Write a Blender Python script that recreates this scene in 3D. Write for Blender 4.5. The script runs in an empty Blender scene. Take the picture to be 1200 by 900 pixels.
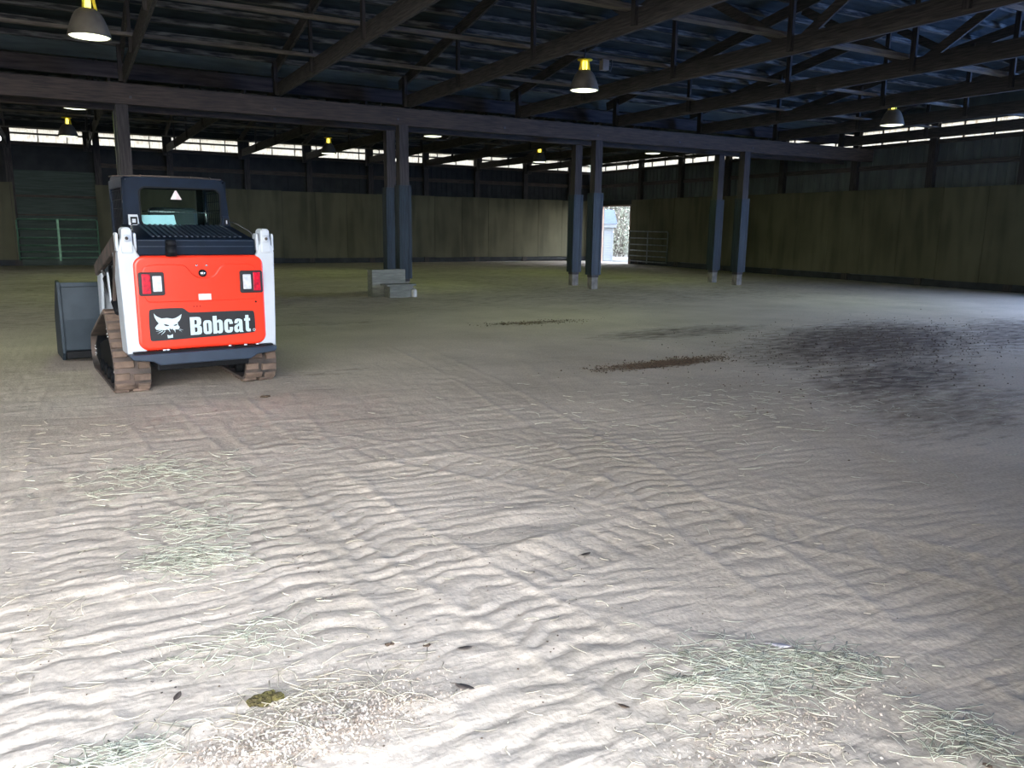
import bpy, math, random
import numpy as np
from mathutils import Vector, Matrix
random.seed(7)
PI = math.pi
scene = bpy.context.scene
col = bpy.data.collections.new('barn'); scene.collection.children.link(col)

# ------------------------------------------------------------------ materials
def newmat(name):
    m = bpy.data.materials.new(name); m.use_nodes = True
    nt = m.node_tree; b = nt.nodes['Principled BSDF']
    return m, nt, b
def N(nt, t, **k):
    n = nt.nodes.new(t)
    for a, v in k.items(): setattr(n, a, v)
    return n
def mat(name, c1, c2=None, rough=.6, metal=0, scale=6, stretch=(1, 1, 1), bump=.0, detail=5, spec=.4, lo=.35, hi=.65, bscale=None, emit=None, es=0):
    m, nt, b = newmat(name)
    b.inputs['Roughness'].default_value = rough; b.inputs['Metallic'].default_value = metal
    b.inputs['Specular IOR Level'].default_value = spec
    c2 = c2 or tuple(x * .8 for x in c1)
    tc = N(nt, 'ShaderNodeTexCoord'); mp = N(nt, 'ShaderNodeMapping'); mp.inputs['Scale'].default_value = stretch
    nt.links.new(tc.outputs['Object'], mp.inputs[0])
    no = N(nt, 'ShaderNodeTexNoise'); no.inputs['Scale'].default_value = scale; no.inputs['Detail'].default_value = detail
    nt.links.new(mp.outputs[0], no.inputs['Vector'])
    cr = N(nt, 'ShaderNodeValToRGB'); e = cr.color_ramp.elements
    e[0].position = lo; e[0].color = (*c2, 1); e[1].position = hi; e[1].color = (*c1, 1)
    nt.links.new(no.outputs['Fac'], cr.inputs[0]); nt.links.new(cr.outputs[0], b.inputs['Base Color'])
    if bump:
        n2 = N(nt, 'ShaderNodeTexNoise'); n2.inputs['Scale'].default_value = bscale or scale * 3; n2.inputs['Detail'].default_value = 6
        nt.links.new(mp.outputs[0], n2.inputs['Vector'])
        bp = N(nt, 'ShaderNodeBump'); bp.inputs['Strength'].default_value = bump; bp.inputs['Distance'].default_value = .02
        nt.links.new(n2.outputs['Fac'], bp.inputs['Height']); nt.links.new(bp.outputs[0], b.inputs['Normal'])
    if emit:
        b.inputs['Emission Color'].default_value = (*emit, 1); b.inputs['Emission Strength'].default_value = es
    return m

M = {}
M['timber_y'] = mat('timber_y', (0.1000, 0.0880, 0.0800), (0.0440, 0.0400, 0.0384), .8, scale=5, stretch=(9, .7, 9), bump=.25)
M['timber_x'] = mat('timber_x', (0.0863, 0.0638, 0.0510), (0.0375, 0.0300, 0.0270), .8, scale=5, stretch=(.7, 9, 9), bump=.25)
M['timber_z'] = mat('timber_z', (0.0630, 0.0546, 0.0525), (0.0280, 0.0245, 0.0252), .8, scale=5, stretch=(9, 9, .7), bump=.25)
M['stringer'] = mat('stringer', (0.2250, 0.1980, 0.1710), (0.1080, 0.0945, 0.0855), .8, scale=5, stretch=(.7, 9, 9), bump=.2)
M['purlin'] = mat('purlin', (.19, .19, .18), (.03, .03, .033), .85, scale=3, stretch=(.9, 7, 7), bump=.2, lo=.42, hi=.66)
M['roofdeck'] = mat('roofdeck', (.035, .05, .06), (.012, .018, .024), .8, scale=2.2, stretch=(1, 3, 1), bump=.2)
M['plank'] = mat('plank', (.075, .062, .065), (.025, .022, .026), .85, scale=3, stretch=(.6, 6, 6), bump=.3)
M['teal_plank'] = mat('teal_plank', (.045, .06, .06), (.025, .035, .036), .8, scale=3, stretch=(.6, 6, 6), bump=.2)
M['sleeve'] = mat('sleeve', (0.0165, 0.0315, 0.0413), (0.0075, 0.0142, 0.0195), .55, scale=4, stretch=(6, 6, .6), bump=.3)
M['footing'] = mat('footing', (.22, .21, .18), (.12, .115, .10), .9, scale=9, bump=.4)
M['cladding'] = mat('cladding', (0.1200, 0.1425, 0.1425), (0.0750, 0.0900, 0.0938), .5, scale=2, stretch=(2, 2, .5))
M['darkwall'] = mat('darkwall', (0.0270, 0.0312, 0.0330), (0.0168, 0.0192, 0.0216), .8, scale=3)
M['doorboard'] = mat('doorboard', (0.0560, 0.0800, 0.0680), (0.0320, 0.0480, 0.0400), .75, scale=3, stretch=(.5, 6, 6), bump=.15)
M['skirt'] = mat('skirt', (.04, .045, .05), (.02, .024, .028), .9, scale=3)
M['jamb'] = mat('jamb', (.42, .30, .24), (.28, .2, .16), .7, scale=6, stretch=(6, 6, .7))
M['gate_green'] = mat('gate_green', (.12, .26, .17), (.08, .18, .12), .45, metal=.3, scale=10)
M['gate_grey'] = mat('gate_grey', (.22, .25, .25), (.13, .15, .15), .5, metal=.4, scale=10)
M['concrete'] = mat('concrete', (0.2232, 0.2294, 0.1922), (0.1426, 0.1488, 0.1240), .9, scale=7, stretch=(.6, 4, 4), bump=.35)
M['white_plastic'] = mat('white_plastic', (0.5250, 0.5250, 0.4900), (0.4200, 0.4200, 0.3850), .5, scale=8)
M['ground_out'] = mat('ground_out', (0.1680, 0.1575, 0.1330), (0.1120, 0.1085, 0.0910), .95, scale=3, bump=.5)
M['shed_white'] = mat('shed_white', (0.2480, 0.2728, 0.2976), (0.2232, 0.2480, 0.2728), .6, scale=5)
M['shed_roof'] = mat('shed_roof', (0.0680, 0.0880, 0.1360), (0.0520, 0.0680, 0.1040), .8, scale=9, bump=.3)
M['black_metal'] = mat('black_metal', (.03, .033, .038), (.018, .02, .024), .4, metal=.4, scale=12)
M['bush'] = mat('bush', (0.1760, 0.1840, 0.1360), (0.1200, 0.1280, 0.0960), .8, scale=3)
M['bark'] = mat('bark', (.15, .13, .12), (.09, .08, .07), .9, scale=8, stretch=(4, 4, .7), bump=.3)
# loader
M['red'] = mat('red', (.74, .040, .016), (.70, .036, .014), .30, scale=1.5, spec=.5)
M['white_paint'] = mat('white_paint', (.47, .52, .57), (.43, .47, .51), .42, scale=3)
M['navy'] = mat('navy', (.005, .012, .026), (.004, .009, .019), .5, scale=6, spec=.12)
M['bumper'] = mat('bumper', (.025, .040, .065), (.018, .030, .050), .42, scale=6)
M['black'] = mat('black', (.006, .007, .009), (.004, .005, .006), .6, scale=6, spec=.15)
M['rubber_dirt'] = mat('rubber_dirt', (.19, .135, .10), (.10, .072, .055), .9, scale=9, bump=.4)
M['side_dirt'] = mat('side_dirt', (.12, .09, .075), (.04, .036, .033), .8, scale=5)
M['bucket'] = mat('bucket', (.028, .042, .055), (.017, .028, .038), .55, scale=4, metal=.3)
M['decal'] = mat('decal', (.012, .014, .018), (.01, .011, .014), .5, scale=3)
M['letter'] = mat('letter', (.48, .60, .64), (.44, .56, .60), .5, scale=3)
M['red_lens'] = mat('red_lens', (.65, .01, .03), (.25, .01, .03), .25, scale=40)
M['white_lens'] = mat('white_lens', (.60, .63, .66), (.42, .46, .52), .2, scale=30)
M['chrome'] = mat('chrome', (.6, .6, .6), (.5, .5, .5), .25, metal=.9)
M['window_reflection'] = mat('window_reflection', (.62, .88, .95), (.55, .82, .90), .45, scale=14)  # pale blue of reflected daylight put into the colour
M['sticker'] = mat('sticker', (.75, .68, .66), (.62, .5, .5), .6, scale=25)
M['seat'] = mat('seat', (.03, .05, .05), (.02, .03, .03), .6)
# lamps
M['lamp_shade'] = mat('lamp_shade', (.17, .15, .12), (.13, .115, .09), .5, metal=.3, scale=10)
M['lamp_leak_yellow'] = mat('lamp_leak_yellow', (.85, .72, .03), (.8, .6, .02), .5, scale=20)  # glow leaking from the lamp top, put into the bracket colour
M['lamp_lens'] = mat('lamp_lens', (.9, .9, .8), rough=.3, emit=(.95, 1, .72), es=1.6)
M['lamp_socket'] = mat('lamp_socket', (.9, .8, .3), rough=.4, emit=(1, .85, .12), es=1.6)
M['box_paint'] = mat('box_paint', (.34, .29, .25), (.26, .22, .2), .6, scale=10)
M['conduit'] = mat('conduit', (.10, .10, .11), rough=.5, metal=.5)
# ground litter
M['hay'] = mat('hay', (.68, .67, .54), (.38, .39, .28), .8, scale=30)
M['straw'] = mat('straw', (.66, .60, .46), (.42, .37, .27), .8, scale=30)
M['shaving'] = mat('shaving', (.70, .62, .52), (.34, .26, .19), .85, scale=60)
M['manure'] = mat('manure', (.13, .11, .03), (.055, .042, .015), .95, scale=30, bump=.8)
M['dung'] = mat('dung', (.16, .11, .07), (.07, .05, .035), .95, scale=30, bump=.8)
M['leaf'] = mat('leaf', (.10, .08, .065), (.06, .048, .04), .8, scale=30)
M['feather'] = mat('feather', (.72, .67, .68), (.55, .50, .52), .8, scale=30, stretch=(1, 8, 1))

# plywood with flowing grain
def ply_mat(name, stretch):
    m, nt, b = newmat(name)
    tc = N(nt, 'ShaderNodeTexCoord'); mp = N(nt, 'ShaderNodeMapping'); mp.inputs['Scale'].default_value = stretch
    nt.links.new(tc.outputs['Object'], mp.inputs[0])
    no = N(nt, 'ShaderNodeTexNoise'); no.inputs['Scale'].default_value = .8; no.inputs['Detail'].default_value = 2
    nt.links.new(mp.outputs[0], no.inputs['Vector'])
    mul = N(nt, 'ShaderNodeMath', operation='MULTIPLY'); mul.inputs[1].default_value = 16
    sn = N(nt, 'ShaderNodeMath', operation='SINE')
    nt.links.new(no.outputs['Fac'], mul.inputs[0]); nt.links.new(mul.outputs[0], sn.inputs[0])
    mr = N(nt, 'ShaderNodeMapRange'); mr.inputs[1].default_value = -1; mr.inputs[3].default_value = 0; mr.inputs[4].default_value = .35
    nt.links.new(sn.outputs[0], mr.inputs[0])
    n2 = N(nt, 'ShaderNodeTexNoise'); n2.inputs['Scale'].default_value = .7; n2.inputs['Detail'].default_value = 6
    nt.links.new(tc.outputs['Object'], n2.inputs['Vector'])
    ad = N(nt, 'ShaderNodeMath', operation='ADD'); nt.links.new(mr.outputs[0], ad.inputs[0]); nt.links.new(n2.outputs['Fac'], ad.inputs[1])
    cr = N(nt, 'ShaderNodeValToRGB'); e = cr.color_ramp.elements
    e[0].position = .3; e[0].color = (.050, .049, .030, 1); e[1].position = 1.0; e[1].color = (.115, .112, .070, 1)
    nt.links.new(ad.outputs[0], cr.inputs[0]); nt.links.new(cr.outputs[0], b.inputs['Base Color'])
    b.inputs['Roughness'].default_value = .75; b.inputs['Specular IOR Level'].default_value = .25
    return m
M['ply'] = ply_mat('ply', (2.2, 2.2, .35))

# translucent fibreglass strip
def panel_mat():
    m, nt, b = newmat('fibreglass')
    nt.nodes.remove(b); out = nt.nodes['Material Output']
    tc = N(nt, 'ShaderNodeTexCoord'); no = N(nt, 'ShaderNodeTexNoise'); no.inputs['Scale'].default_value = 9
    mp = N(nt, 'ShaderNodeMapping'); mp.inputs['Scale'].default_value = (3, 3, .5)
    nt.links.new(tc.outputs['Object'], mp.inputs[0]); nt.links.new(mp.outputs[0], no.inputs['Vector'])
    cr = N(nt, 'ShaderNodeValToRGB'); e = cr.color_ramp.elements
    e[0].position = .3; e[0].color = (.33, .28, .22, 1); e[1].position = .48; e[1].color = (.47, .46, .42, 1)
    nt.links.new(no.outputs['Fac'], cr.inputs[0])
    t = N(nt, 'ShaderNodeBsdfTranslucent'); d = N(nt, 'ShaderNodeBsdfDiffuse'); mx = N(nt, 'ShaderNodeMixShader'); mx.inputs[0].default_value = .15
    nt.links.new(cr.outputs[0], t.inputs[0]); nt.links.new(cr.outputs[0], d.inputs[0])
    nt.links.new(t.outputs[0], mx.inputs[1]); nt.links.new(d.outputs[0], mx.inputs[2]); nt.links.new(mx.outputs[0], out.inputs[0])
    return m
M['fibreglass'] = panel_mat()
def glass_mat():
    m, nt, b = newmat('cab_glass')
    b.inputs['Base Color'].default_value = (.68, .82, .80, 1); b.inputs['Roughness'].default_value = .03
    b.inputs['Transmission Weight'].default_value = 1; b.inputs['IOR'].default_value = 1.1
    return m
M['glass'] = glass_mat()

def sand_mat():
    m, nt, b = newmat('sand')
    L = nt.links.new
    geo = N(nt, 'ShaderNodeTexCoord')
    at = N(nt, 'ShaderNodeAttribute', attribute_name='damp_dark'); at2 = N(nt, 'ShaderNodeAttribute', attribute_name='groove')
    n1 = N(nt, 'ShaderNodeTexNoise'); n1.inputs['Scale'].default_value = .9; n1.inputs['Detail'].default_value = 7
    L(geo.outputs['Object'], n1.inputs['Vector'])
    cr = N(nt, 'ShaderNodeValToRGB'); e = cr.color_ramp.elements
    e[0].position = .33; e[0].color = (.50, .43, .345, 1); e[1].position = .66; e[1].color = (.625, .54, .445, 1)
    L(n1.outputs['Fac'], cr.inputs[0])
    n2 = N(nt, 'ShaderNodeTexNoise'); n2.inputs['Scale'].default_value = 55; n2.inputs['Detail'].default_value = 6
    L(geo.outputs['Object'], n2.inputs['Vector'])
    mr = N(nt, 'ShaderNodeMapRange'); mr.inputs[1].default_value = .3; mr.inputs[2].default_value = .7; mr.inputs[3].default_value = .82; mr.inputs[4].default_value = 1.12
    L(n2.outputs['Fac'], mr.inputs[0])
    mu = N(nt, 'ShaderNodeMix', data_type='RGBA', blend_type='MULTIPLY'); mu.inputs[0].default_value = 1
    L(cr.outputs[0], mu.inputs[6]); L(mr.outputs[0], mu.inputs[7])
    # organic dark soil patches, and a darker floor towards the back
    nd = N(nt, 'ShaderNodeTexNoise'); nd.inputs['Scale'].default_value = 5; nd.inputs['Detail'].default_value = 8; nd.inputs['Roughness'].default_value = .7
    mpd = N(nt, 'ShaderNodeMapping'); mpd.inputs['Scale'].default_value = (.6, 1.8, 1); mpd.inputs['Rotation'].default_value = (0, 0, .45)
    L(geo.outputs['Object'], mpd.inputs[0]); L(mpd.outputs[0], nd.inputs['Vector'])
    ad = N(nt, 'ShaderNodeMath', operation='ADD'); L(nd.outputs['Fac'], ad.inputs[0]); L(at.outputs['Fac'], ad.inputs[1])
    mr2 = N(nt, 'ShaderNodeMapRange'); mr2.inputs[1].default_value = .72; mr2.inputs[2].default_value = 1.06
    L(ad.outputs[0], mr2.inputs[0])
    mxd = N(nt, 'ShaderNodeMix', data_type='RGBA'); L(mr2.outputs[0], mxd.inputs[0]); L(mu.outputs[2], mxd.inputs[6]); mxd.inputs[7].default_value = (.115, .085, .065, 1)
    L(mxd.outputs[2], b.inputs['Base Color'])
    b.inputs['Roughness'].default_value = .95; b.inputs['Specular IOR Level'].default_value = .15
    # bump: fine grain + wind-like ripples along Y
    mp = N(nt, 'ShaderNodeMapping'); mp.inputs['Scale'].default_value = (2.2, 8.5, 1); mp.inputs['Rotation'].default_value = (0, 0, .2)
    L(geo.outputs['Object'], mp.inputs[0])
    n3 = N(nt, 'ShaderNodeTexNoise'); n3.inputs['Scale'].default_value = 1.0; n3.inputs['Detail'].default_value = 3; n3.inputs['Distortion'].default_value = .6
    L(mp.outputs[0], n3.inputs['Vector'])
    bp1 = N(nt, 'ShaderNodeBump'); bp1.inputs['Strength'].default_value = .7; bp1.inputs['Distance'].default_value = .022
    L(n3.outputs['Fac'], bp1.inputs['Height'])
    bp2 = N(nt, 'ShaderNodeBump'); bp2.inputs['Strength'].default_value = .6; bp2.inputs['Distance'].default_value = .006
    L(n2.outputs['Fac'], bp2.inputs['Height']); L(bp1.outputs[0], bp2.inputs['Normal'])
    L(bp2.outputs[0], b.inputs['Normal'])
    return m
M['sand'] = sand_mat()

# ------------------------------------------------------------------ mesh builder
class MB:
    def __init__(s): s.v = []; s.f = []; s.sm = []
    def add(s, vs, fs, smooth=False):
        o = len(s.v); s.v += [tuple(p) for p in vs]; s.f += [tuple(i + o for i in f) for f in fs]; s.sm += [smooth] * len(fs); return s
    def box(s, x0, x1, y0, y1, z0, z1, M4=None):
        vs = [Vector((x, y, z)) for x in (x0, x1) for y in (y0, y1) for z in (z0, z1)]
        if M4: vs = [M4 @ p for p in vs]
        return s.add(vs, [(0, 1, 3, 2), (4, 6, 7, 5), (0, 4, 5, 1), (2, 3, 7, 6), (0, 2, 6, 4), (1, 5, 7, 3)])
    def bar(s, a, b, w, h, up=(0, 0, 1)):
        a, b = Vector(a), Vector(b); d = (b - a).normalized(); r = d.cross(Vector(up)).normalized(); u = r.cross(d)
        vs = []
        for p in (a, b):
            for i, j in ((-1, -1), (1, -1), (1, 1), (-1, 1)): vs.append(p + r * (i * w / 2) + u * (j * h / 2))
        return s.add(vs, [(0, 1, 2, 3), (7, 6, 5, 4), (0, 4, 5, 1), (1, 5, 6, 2), (2, 6, 7, 3), (3, 7, 4, 0)])
    def tube(s, pts, r, n=10):
        pts = [Vector(p) for p in pts]; vs = []; fs = []; prev = None
        for i, p in enumerate(pts):
            d = (pts[min(i + 1, len(pts) - 1)] - pts[max(i - 1, 0)]).normalized()
            if prev is None: prev = d.orthogonal().normalized()
            r1 = (prev - d * prev.dot(d)).normalized(); prev = r1; r2 = d.cross(r1)
            rr = r[i] if isinstance(r, (list, tuple)) else r
            for k in range(n):
                a = 2 * PI * k / n; vs.append(p + r1 * (math.cos(a) * rr) + r2 * (math.sin(a) * rr))
        for i in range(len(pts) - 1):
            for k in range(n): fs.append((i * n + k, i * n + (k + 1) % n, (i + 1) * n + (k + 1) % n, (i + 1) * n + k))
        fs.append(tuple(range(n - 1, -1, -1))); fs.append(tuple(range((len(pts) - 1) * n, len(pts) * n)))
        return s.add(vs, fs, True)
    def cyl(s, a, b, r, n=20): return s.tube([a, b], r, n)
    def lathe(s, prof, c, n=32):
        vs = []; fs = []
        for (r, z) in prof:
            for k in range(n): a = 2 * PI * k / n; vs.append((c[0] + r * math.cos(a), c[1] + r * math.sin(a), c[2] + z))
        for i in range(len(prof) - 1):
            for k in range(n): fs.append((i * n + k, i * n + (k + 1) % n, (i + 1) * n + (k + 1) % n, (i + 1) * n + k))
        return s.add(vs, fs, True)
    def prism(s, poly, w0, w1, axis='v'):
        # poly of (a,b); axis 'v': a=x,b=z extruded in y; 'u': a=y,b=z extruded in x; 'z': a=x,b=y extruded in z
        def P(a, b, w): return {'v': (a, w, b), 'u': (w, a, b), 'z': (a, b, w)}[axis]
        n = len(poly); vs = [P(a, b, w0) for a, b in poly] + [P(a, b, w1) for a, b in poly]
        return s.add(vs, [tuple(range(n)), tuple(range(2 * n - 1, n - 1, -1))] + [(i, i + n, (i + 1) % n + n, (i + 1) % n) for i in range(n)])
    def build(s, name, m, parent=None, bevel=0, seg=2, label=None, kind=None, fix=True):
        me = bpy.data.meshes.new(name); me.from_pydata(s.v, [], s.f)
        me.polygons.foreach_set('use_smooth', s.sm)
        me.materials.append(M[m] if isinstance(m, str) else m)
        if fix:
            import bmesh
            bm = bmesh.new(); bm.from_mesh(me); bmesh.ops.recalc_face_normals(bm, faces=bm.faces); bm.to_mesh(me); bm.free()
        me.update()
        o = bpy.data.objects.new(name, me); col.objects.link(o)
        if parent: o.parent = parent
        if bevel:
            bv = o.modifiers.new('b', 'BEVEL'); bv.width = bevel; bv.segments = seg; bv.limit_method = 'ANGLE'; bv.angle_limit = .7
        if label: o['label'] = label
        if kind: o['kind'] = kind
        return o
def thing(name, label, cat, loc=(0, 0, 0), rz=0, group=None):
    o = bpy.data.objects.new(name, None); col.objects.link(o); o.location = loc; o.rotation_euler = (0, 0, rz)
    o.empty_display_size = .2
    tag(o, label, cat, group); return o
def tag(o, label, cat, group=None, kind=None):
    o['label'] = label; o['category'] = cat
    if group: o['group'] = group
    if kind: o['kind'] = kind
    return o
def copy_tree(o, parent=None):
    c = o.copy(); col.objects.link(c); c.parent = parent
    for ch in list(o.children): copy_tree(ch, c)
    return c
def rrect(x0, y0, x1, y1, r, n=6):
    o = []
    for cx, cy, a0 in ((x1 - r, y1 - r, 0), (x0 + r, y1 - r, 90), (x0 + r, y0 + r, 180), (x1 - r, y0 + r, 270)):
        for k in range(n + 1):
            a = math.radians(a0 + 90 * k / n); o.append((cx + r * math.cos(a), cy + r * math.sin(a)))
    return o
def flat(name, loops, m, parent, y, th=.003, label=None, mapf=None):
    # filled 2D outline with holes in the x-z plane at depth y (curve fill baked to a mesh)
    cu = bpy.data.curves.new('c', 'CURVE'); cu.dimensions = '2D'; cu.fill_mode = 'BOTH'; cu.extrude = th / 2
    for lp in loops:
        sp = cu.splines.new('POLY'); sp.points.add(len(lp) - 1); sp.use_cyclic_u = True
        for i, p in enumerate(lp):
            q = mapf(*p) if mapf else p
            sp.points[i].co = (q[0], q[1], 0, 1)
    t = bpy.data.objects.new('t', cu); col.objects.link(t)
    me = bpy.data.meshes.new_from_object(t.evaluated_get(bpy.context.evaluated_depsgraph_get()))
    bpy.data.objects.remove(t)
    me.transform(Matrix.Translation((0, y, 0)) @ Matrix.Rotation(PI / 2, 4, 'X'))
    me.materials.clear(); me.materials.append(M[m]); me.name = name
    o = bpy.data.objects.new(name, me); col.objects.link(o); o.parent = parent
    if label: o['label'] = label
    return o

# ------------------------------------------------------------------ camera
pitch, roll, yaw, H, fpx = .1955, .0138, .5017, 1.42, 923.9
cy, sy, cp, sp_ = math.cos(yaw), math.sin(yaw), math.cos(pitch), math.sin(pitch)
F = Vector((sy * cp, cy * cp, -sp_)); R = Vector((cy, -sy, 0)); U = R.cross(F)
R2 = R * math.cos(roll) + U * math.sin(roll); U2 = -R * math.sin(roll) + U * math.cos(roll)
cam = bpy.data.cameras.new('camera'); co = bpy.data.objects.new('camera', cam); col.objects.link(co)
m4 = Matrix((R2, U2, -F)).transposed().to_4x4(); m4.translation = Vector((0, 0, H)); co.matrix_world = m4
cam.sensor_fit = 'HORIZONTAL'; cam.sensor_width = 36; cam.lens = 36 * fpx / 1200; cam.clip_start = .05; cam.clip_end = 300
scene.camera = co

# ------------------------------------------------------------------ building constants
XR, YB, XL, YF = 20.49, 30.26, -9.0, .3
XT = [-1.7, .98, 3.62, 6.22, 8.87, 11.5, 14.1, 16.75, 19.35]          # truss lines
YM1, YM2 = 15.95, 16.95                            # the two middle beams
SL = .18
def ztop(y):                                       # underside of the top chords
    if y <= 16.45: return 4.22 + SL * (min(16.2, 16.2 - y) if y > 8.3 else (y + .4) * 7.9 / 8.7)
    return 4.30 + SL * ((y - 16.9) if y < 23.6 else (30.3 - y))

# ---------------- floor
def vn(x, y, seed):
    rs = np.random.RandomState(seed); T = rs.rand(256, 256)
    xi = np.floor(x).astype(int); yi = np.floor(y).astype(int); fx = x - xi; fy = y - yi
    fx = fx * fx * (3 - 2 * fx); fy = fy * fy * (3 - 2 * fy)
    g = lambda a, b: T[a % 256, b % 256]
    return (g(xi, yi) * (1 - fx) + g(xi + 1, yi) * fx) * (1 - fy) + (g(xi, yi + 1) * (1 - fx) + g(xi + 1, yi + 1) * fx) * fy
def fbm(x, y, seed, o=4):
    s = 0; a = .5
    for k in range(o): s = s + a * vn(x * 2 ** k, y * 2 ** k, seed + k); a *= .5
    return s / (1 - .5 ** o)
def sstep(a, b, x):
    t = np.clip((x - a) / (b - a), 0, 1); return t * t * (3 - 2 * t)
def axis(lo, a, b, hi, fine, grow, big):
    mid = list(np.arange(a, b, fine)); out = []
    x, s = b, fine
    while x < hi: out.append(x); s = min(s * grow, big); x += s
    left = []; x, s = a, fine
    while x > lo: s = min(s * grow, big); x -= s; left.append(x)
    return np.array([max(q, lo) for q in left[::-1]] + mid + out + [hi])
LANES = [  # x0,y0,x1,y1,width,bow,pitch,amp,chevron
    (2.6, .6, -.6, 5.4, .32, .10, .115, .010, .3), (-.5, 2.2, 3.8, 3.0, .34, .12, .12, .009, .2),
    (3.6, 1.2, .6, 6.0, .34, -.2, .12, .010, .2), (-1, 4.6, 5.5, 4.2, .34, .2, .12, .008, .2),
    (-.2, 1.4, .15, 5.6, .30, .08, .115, .012, .25),
    (.75, .8, .35, 6.9, .34, -.06, .12, .015, .35), (1.05, .8, 1.32, 6.9, .34, .05, .12, .015, .35),
    (1.75, .7, 1.0, 7.2, .30, .25, .11, .013, .4), (2.2, .9, 3.4, 9, .34, -.2, .125, .012, .2), (-.45, 1.2, -.5, 8, .34, .1, .12, .011, .3),
    (3.2, 3, 6.2, 12, .34, .3, .125, .010, .2), (4.2, 2.8, 8.5, 11, .34, .3, .125, .010, .2),
    (12.0, 7.5, 16.8, 12.5, .4, 1.2, .16, .02, .1), (13.0, 6.9, 18.2, 12.2, .4, 1.2, .16, .02, .1), (10.5, 10.2, 16, 13.2, .4, .6, .16, .018, .1)]
def floor_height(X, Y):
    wx = X + .25 * (fbm(X * 1.7, Y * 1.7, 3) - .5); wy = Y + .3 * (fbm(X * 1.3 + 9, Y * 2.1, 8) - .5)
    base = .022 * (fbm(X * .9, Y * .9, 20) - .5)
    ph = (wy + .12 * wx + .05 * (fbm(X * 5, Y * 3, 33) - .5)) / .105
    rip = (np.abs(np.sin(ph * PI + 3.0 * fbm(X * 1.2, Y * 1.2, 40))) ** .6 - .66) * .0058 * sstep(.35, .62, fbm(X * .8 + 4, Y * .8, 50)) * 1.2
    h = rip
    for i, (x0, y0, x1, y1, w, bow, pit, amp, chv) in enumerate(LANES):
        L = math.hypot(x1 - x0, y1 - y0); dx, dy = (x1 - x0) / L, (y1 - y0) / L
        s = (X - x0) * dx + (Y - y0) * dy; t = -(X - x0) * dy + (Y - y0) * dx
        t = t - bow * 4 * s * (L - s) / L ** 2 + .07 * (fbm(X * 2, Y * 2, 60 + i) - .5)
        keep = sstep(.30, .48, fbm(X * 1.3 + 7 * i, Y * 1.3, 77 + i))
        m = sstep(w / 2 + .03, w / 2 - .03, np.abs(t)) * sstep(-.1, .3, s) * sstep(L + .1, L - .3, s)
        p = (s + chv * np.abs(t) + .09 * (fbm(X * 4, Y * 4, 90 + i) - .5) * 2) / pit
        lh = .78 * amp * (np.abs(np.sin(p * PI)) ** .6 - .68) * (.55 + .9 * fbm(X * 3, Y * 3, 120 + i)) * (.35 + .65 * keep)
        h = h * (1 - m) + m * lh
        h = h + .005 * np.exp(-((np.abs(t) - w / 2 - .02) / .03) ** 2) * sstep(-.1, .3, s) * sstep(L + .1, L - .3, s) * keep
    h = h + base + .009 * (fbm(X * 7, Y * 7, 150) - .5) + .005 * (fbm(X * 24, Y * 24, 160, 3) - .5)
    for cx, cyy, sx, syy, a in ((1.75, 2.95, .25, .12, .018), (1.9, 3.3, .3, .1, .02), (.05, 3.35, .2, .12, .02), (1.1, 6.9, .9, .25, -.005), (1.75, 1.7, .3, .2, .012), (.6, 2.0, .3, .12, .012)):
        h = h + a * np.exp(-((X - cx) / sx) ** 2 - ((Y - cyy) / syy) ** 2)
    return h
def make_floor():
    xs = axis(XL, -.7, 3.0, XR + .24, .0125, 1.03, .14); ys = axis(-.6, .7, 4.0, YB + .24, .0125, 1.02, .14)
    nx, ny = len(xs), len(ys); X, Y = np.meshgrid(xs, ys)
    Z = floor_height(X, Y)
    me = bpy.data.meshes.new('floor'); n = nx * ny
    co_ = np.stack([X, Y, Z], -1).reshape(-1).astype(np.float32)
    idx = np.arange(n).reshape(ny, nx); q = np.stack([idx[:-1, :-1], idx[:-1, 1:], idx[1:, 1:], idx[1:, :-1]], -1).reshape(-1, 4)
    me.vertices.add(n); me.vertices.foreach_set('co', co_); me.loops.add(q.size); me.loops.foreach_set('vertex_index', q.reshape(-1).astype(np.int32))
    me.polygons.add(len(q)); me.polygons.foreach_set('loop_start', np.arange(0, q.size, 4, dtype=np.int32)); me.polygons.foreach_set('use_smooth', np.ones(len(q), bool))
    me.update(calc_edges=True); me.validate()
    damp_dark = np.zeros_like(X)
    for cx, cyy, rx, ry, rot, a in ((5.5, 6.6, .95, .22, .05, .62), (9.3, 6.9, 3.4, 1.5, .35, .55), (7.2, 5.0, 2.0, .8, .35, .50), (12.0, 6.6, 3.0, 1.0, .45, .45),
                                    (6.0, 10.4, .9, .25, .0, .42), (3.0, 11.5, 1.5, .3, 0, .3), (7.5, 8.6, 2.0, .6, .1, .42), (6.3, 3.9, 1.8, .8, .3, .36), (2.1, 7.6, .7, .25, .1, .28),
                                    (12, 13, 5, 1.2, .2, .25), (5, 13.5, 4, .8, .1, .22), (.5, 4.6, .5, .4, 0, .15)):
        c, s_ = math.cos(rot), math.sin(rot); u = ((X - cx) * c + (Y - cyy) * s_) / rx; v = (-(X - cx) * s_ + (Y - cyy) * c) / ry
        damp_dark = np.maximum(damp_dark, a * np.exp(-(u * u + v * v) ** 1.5))
    damp_dark = np.maximum(damp_dark, .25 * sstep(7, 15, Y) + .10 * (fbm(X * .5, Y * 1.2, 9) - .5) * sstep(5, 9, Y))  # whole floor gets darker towards the back wall
    at = me.attributes.new('damp_dark', 'FLOAT', 'POINT'); at.data.foreach_set('value', damp_dark.reshape(-1).astype(np.float32))
    me.materials.append(M['sand'])
    o = bpy.data.objects.new('floor', me); col.objects.link(o); o['kind'] = 'structure'
make_floor()
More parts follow.
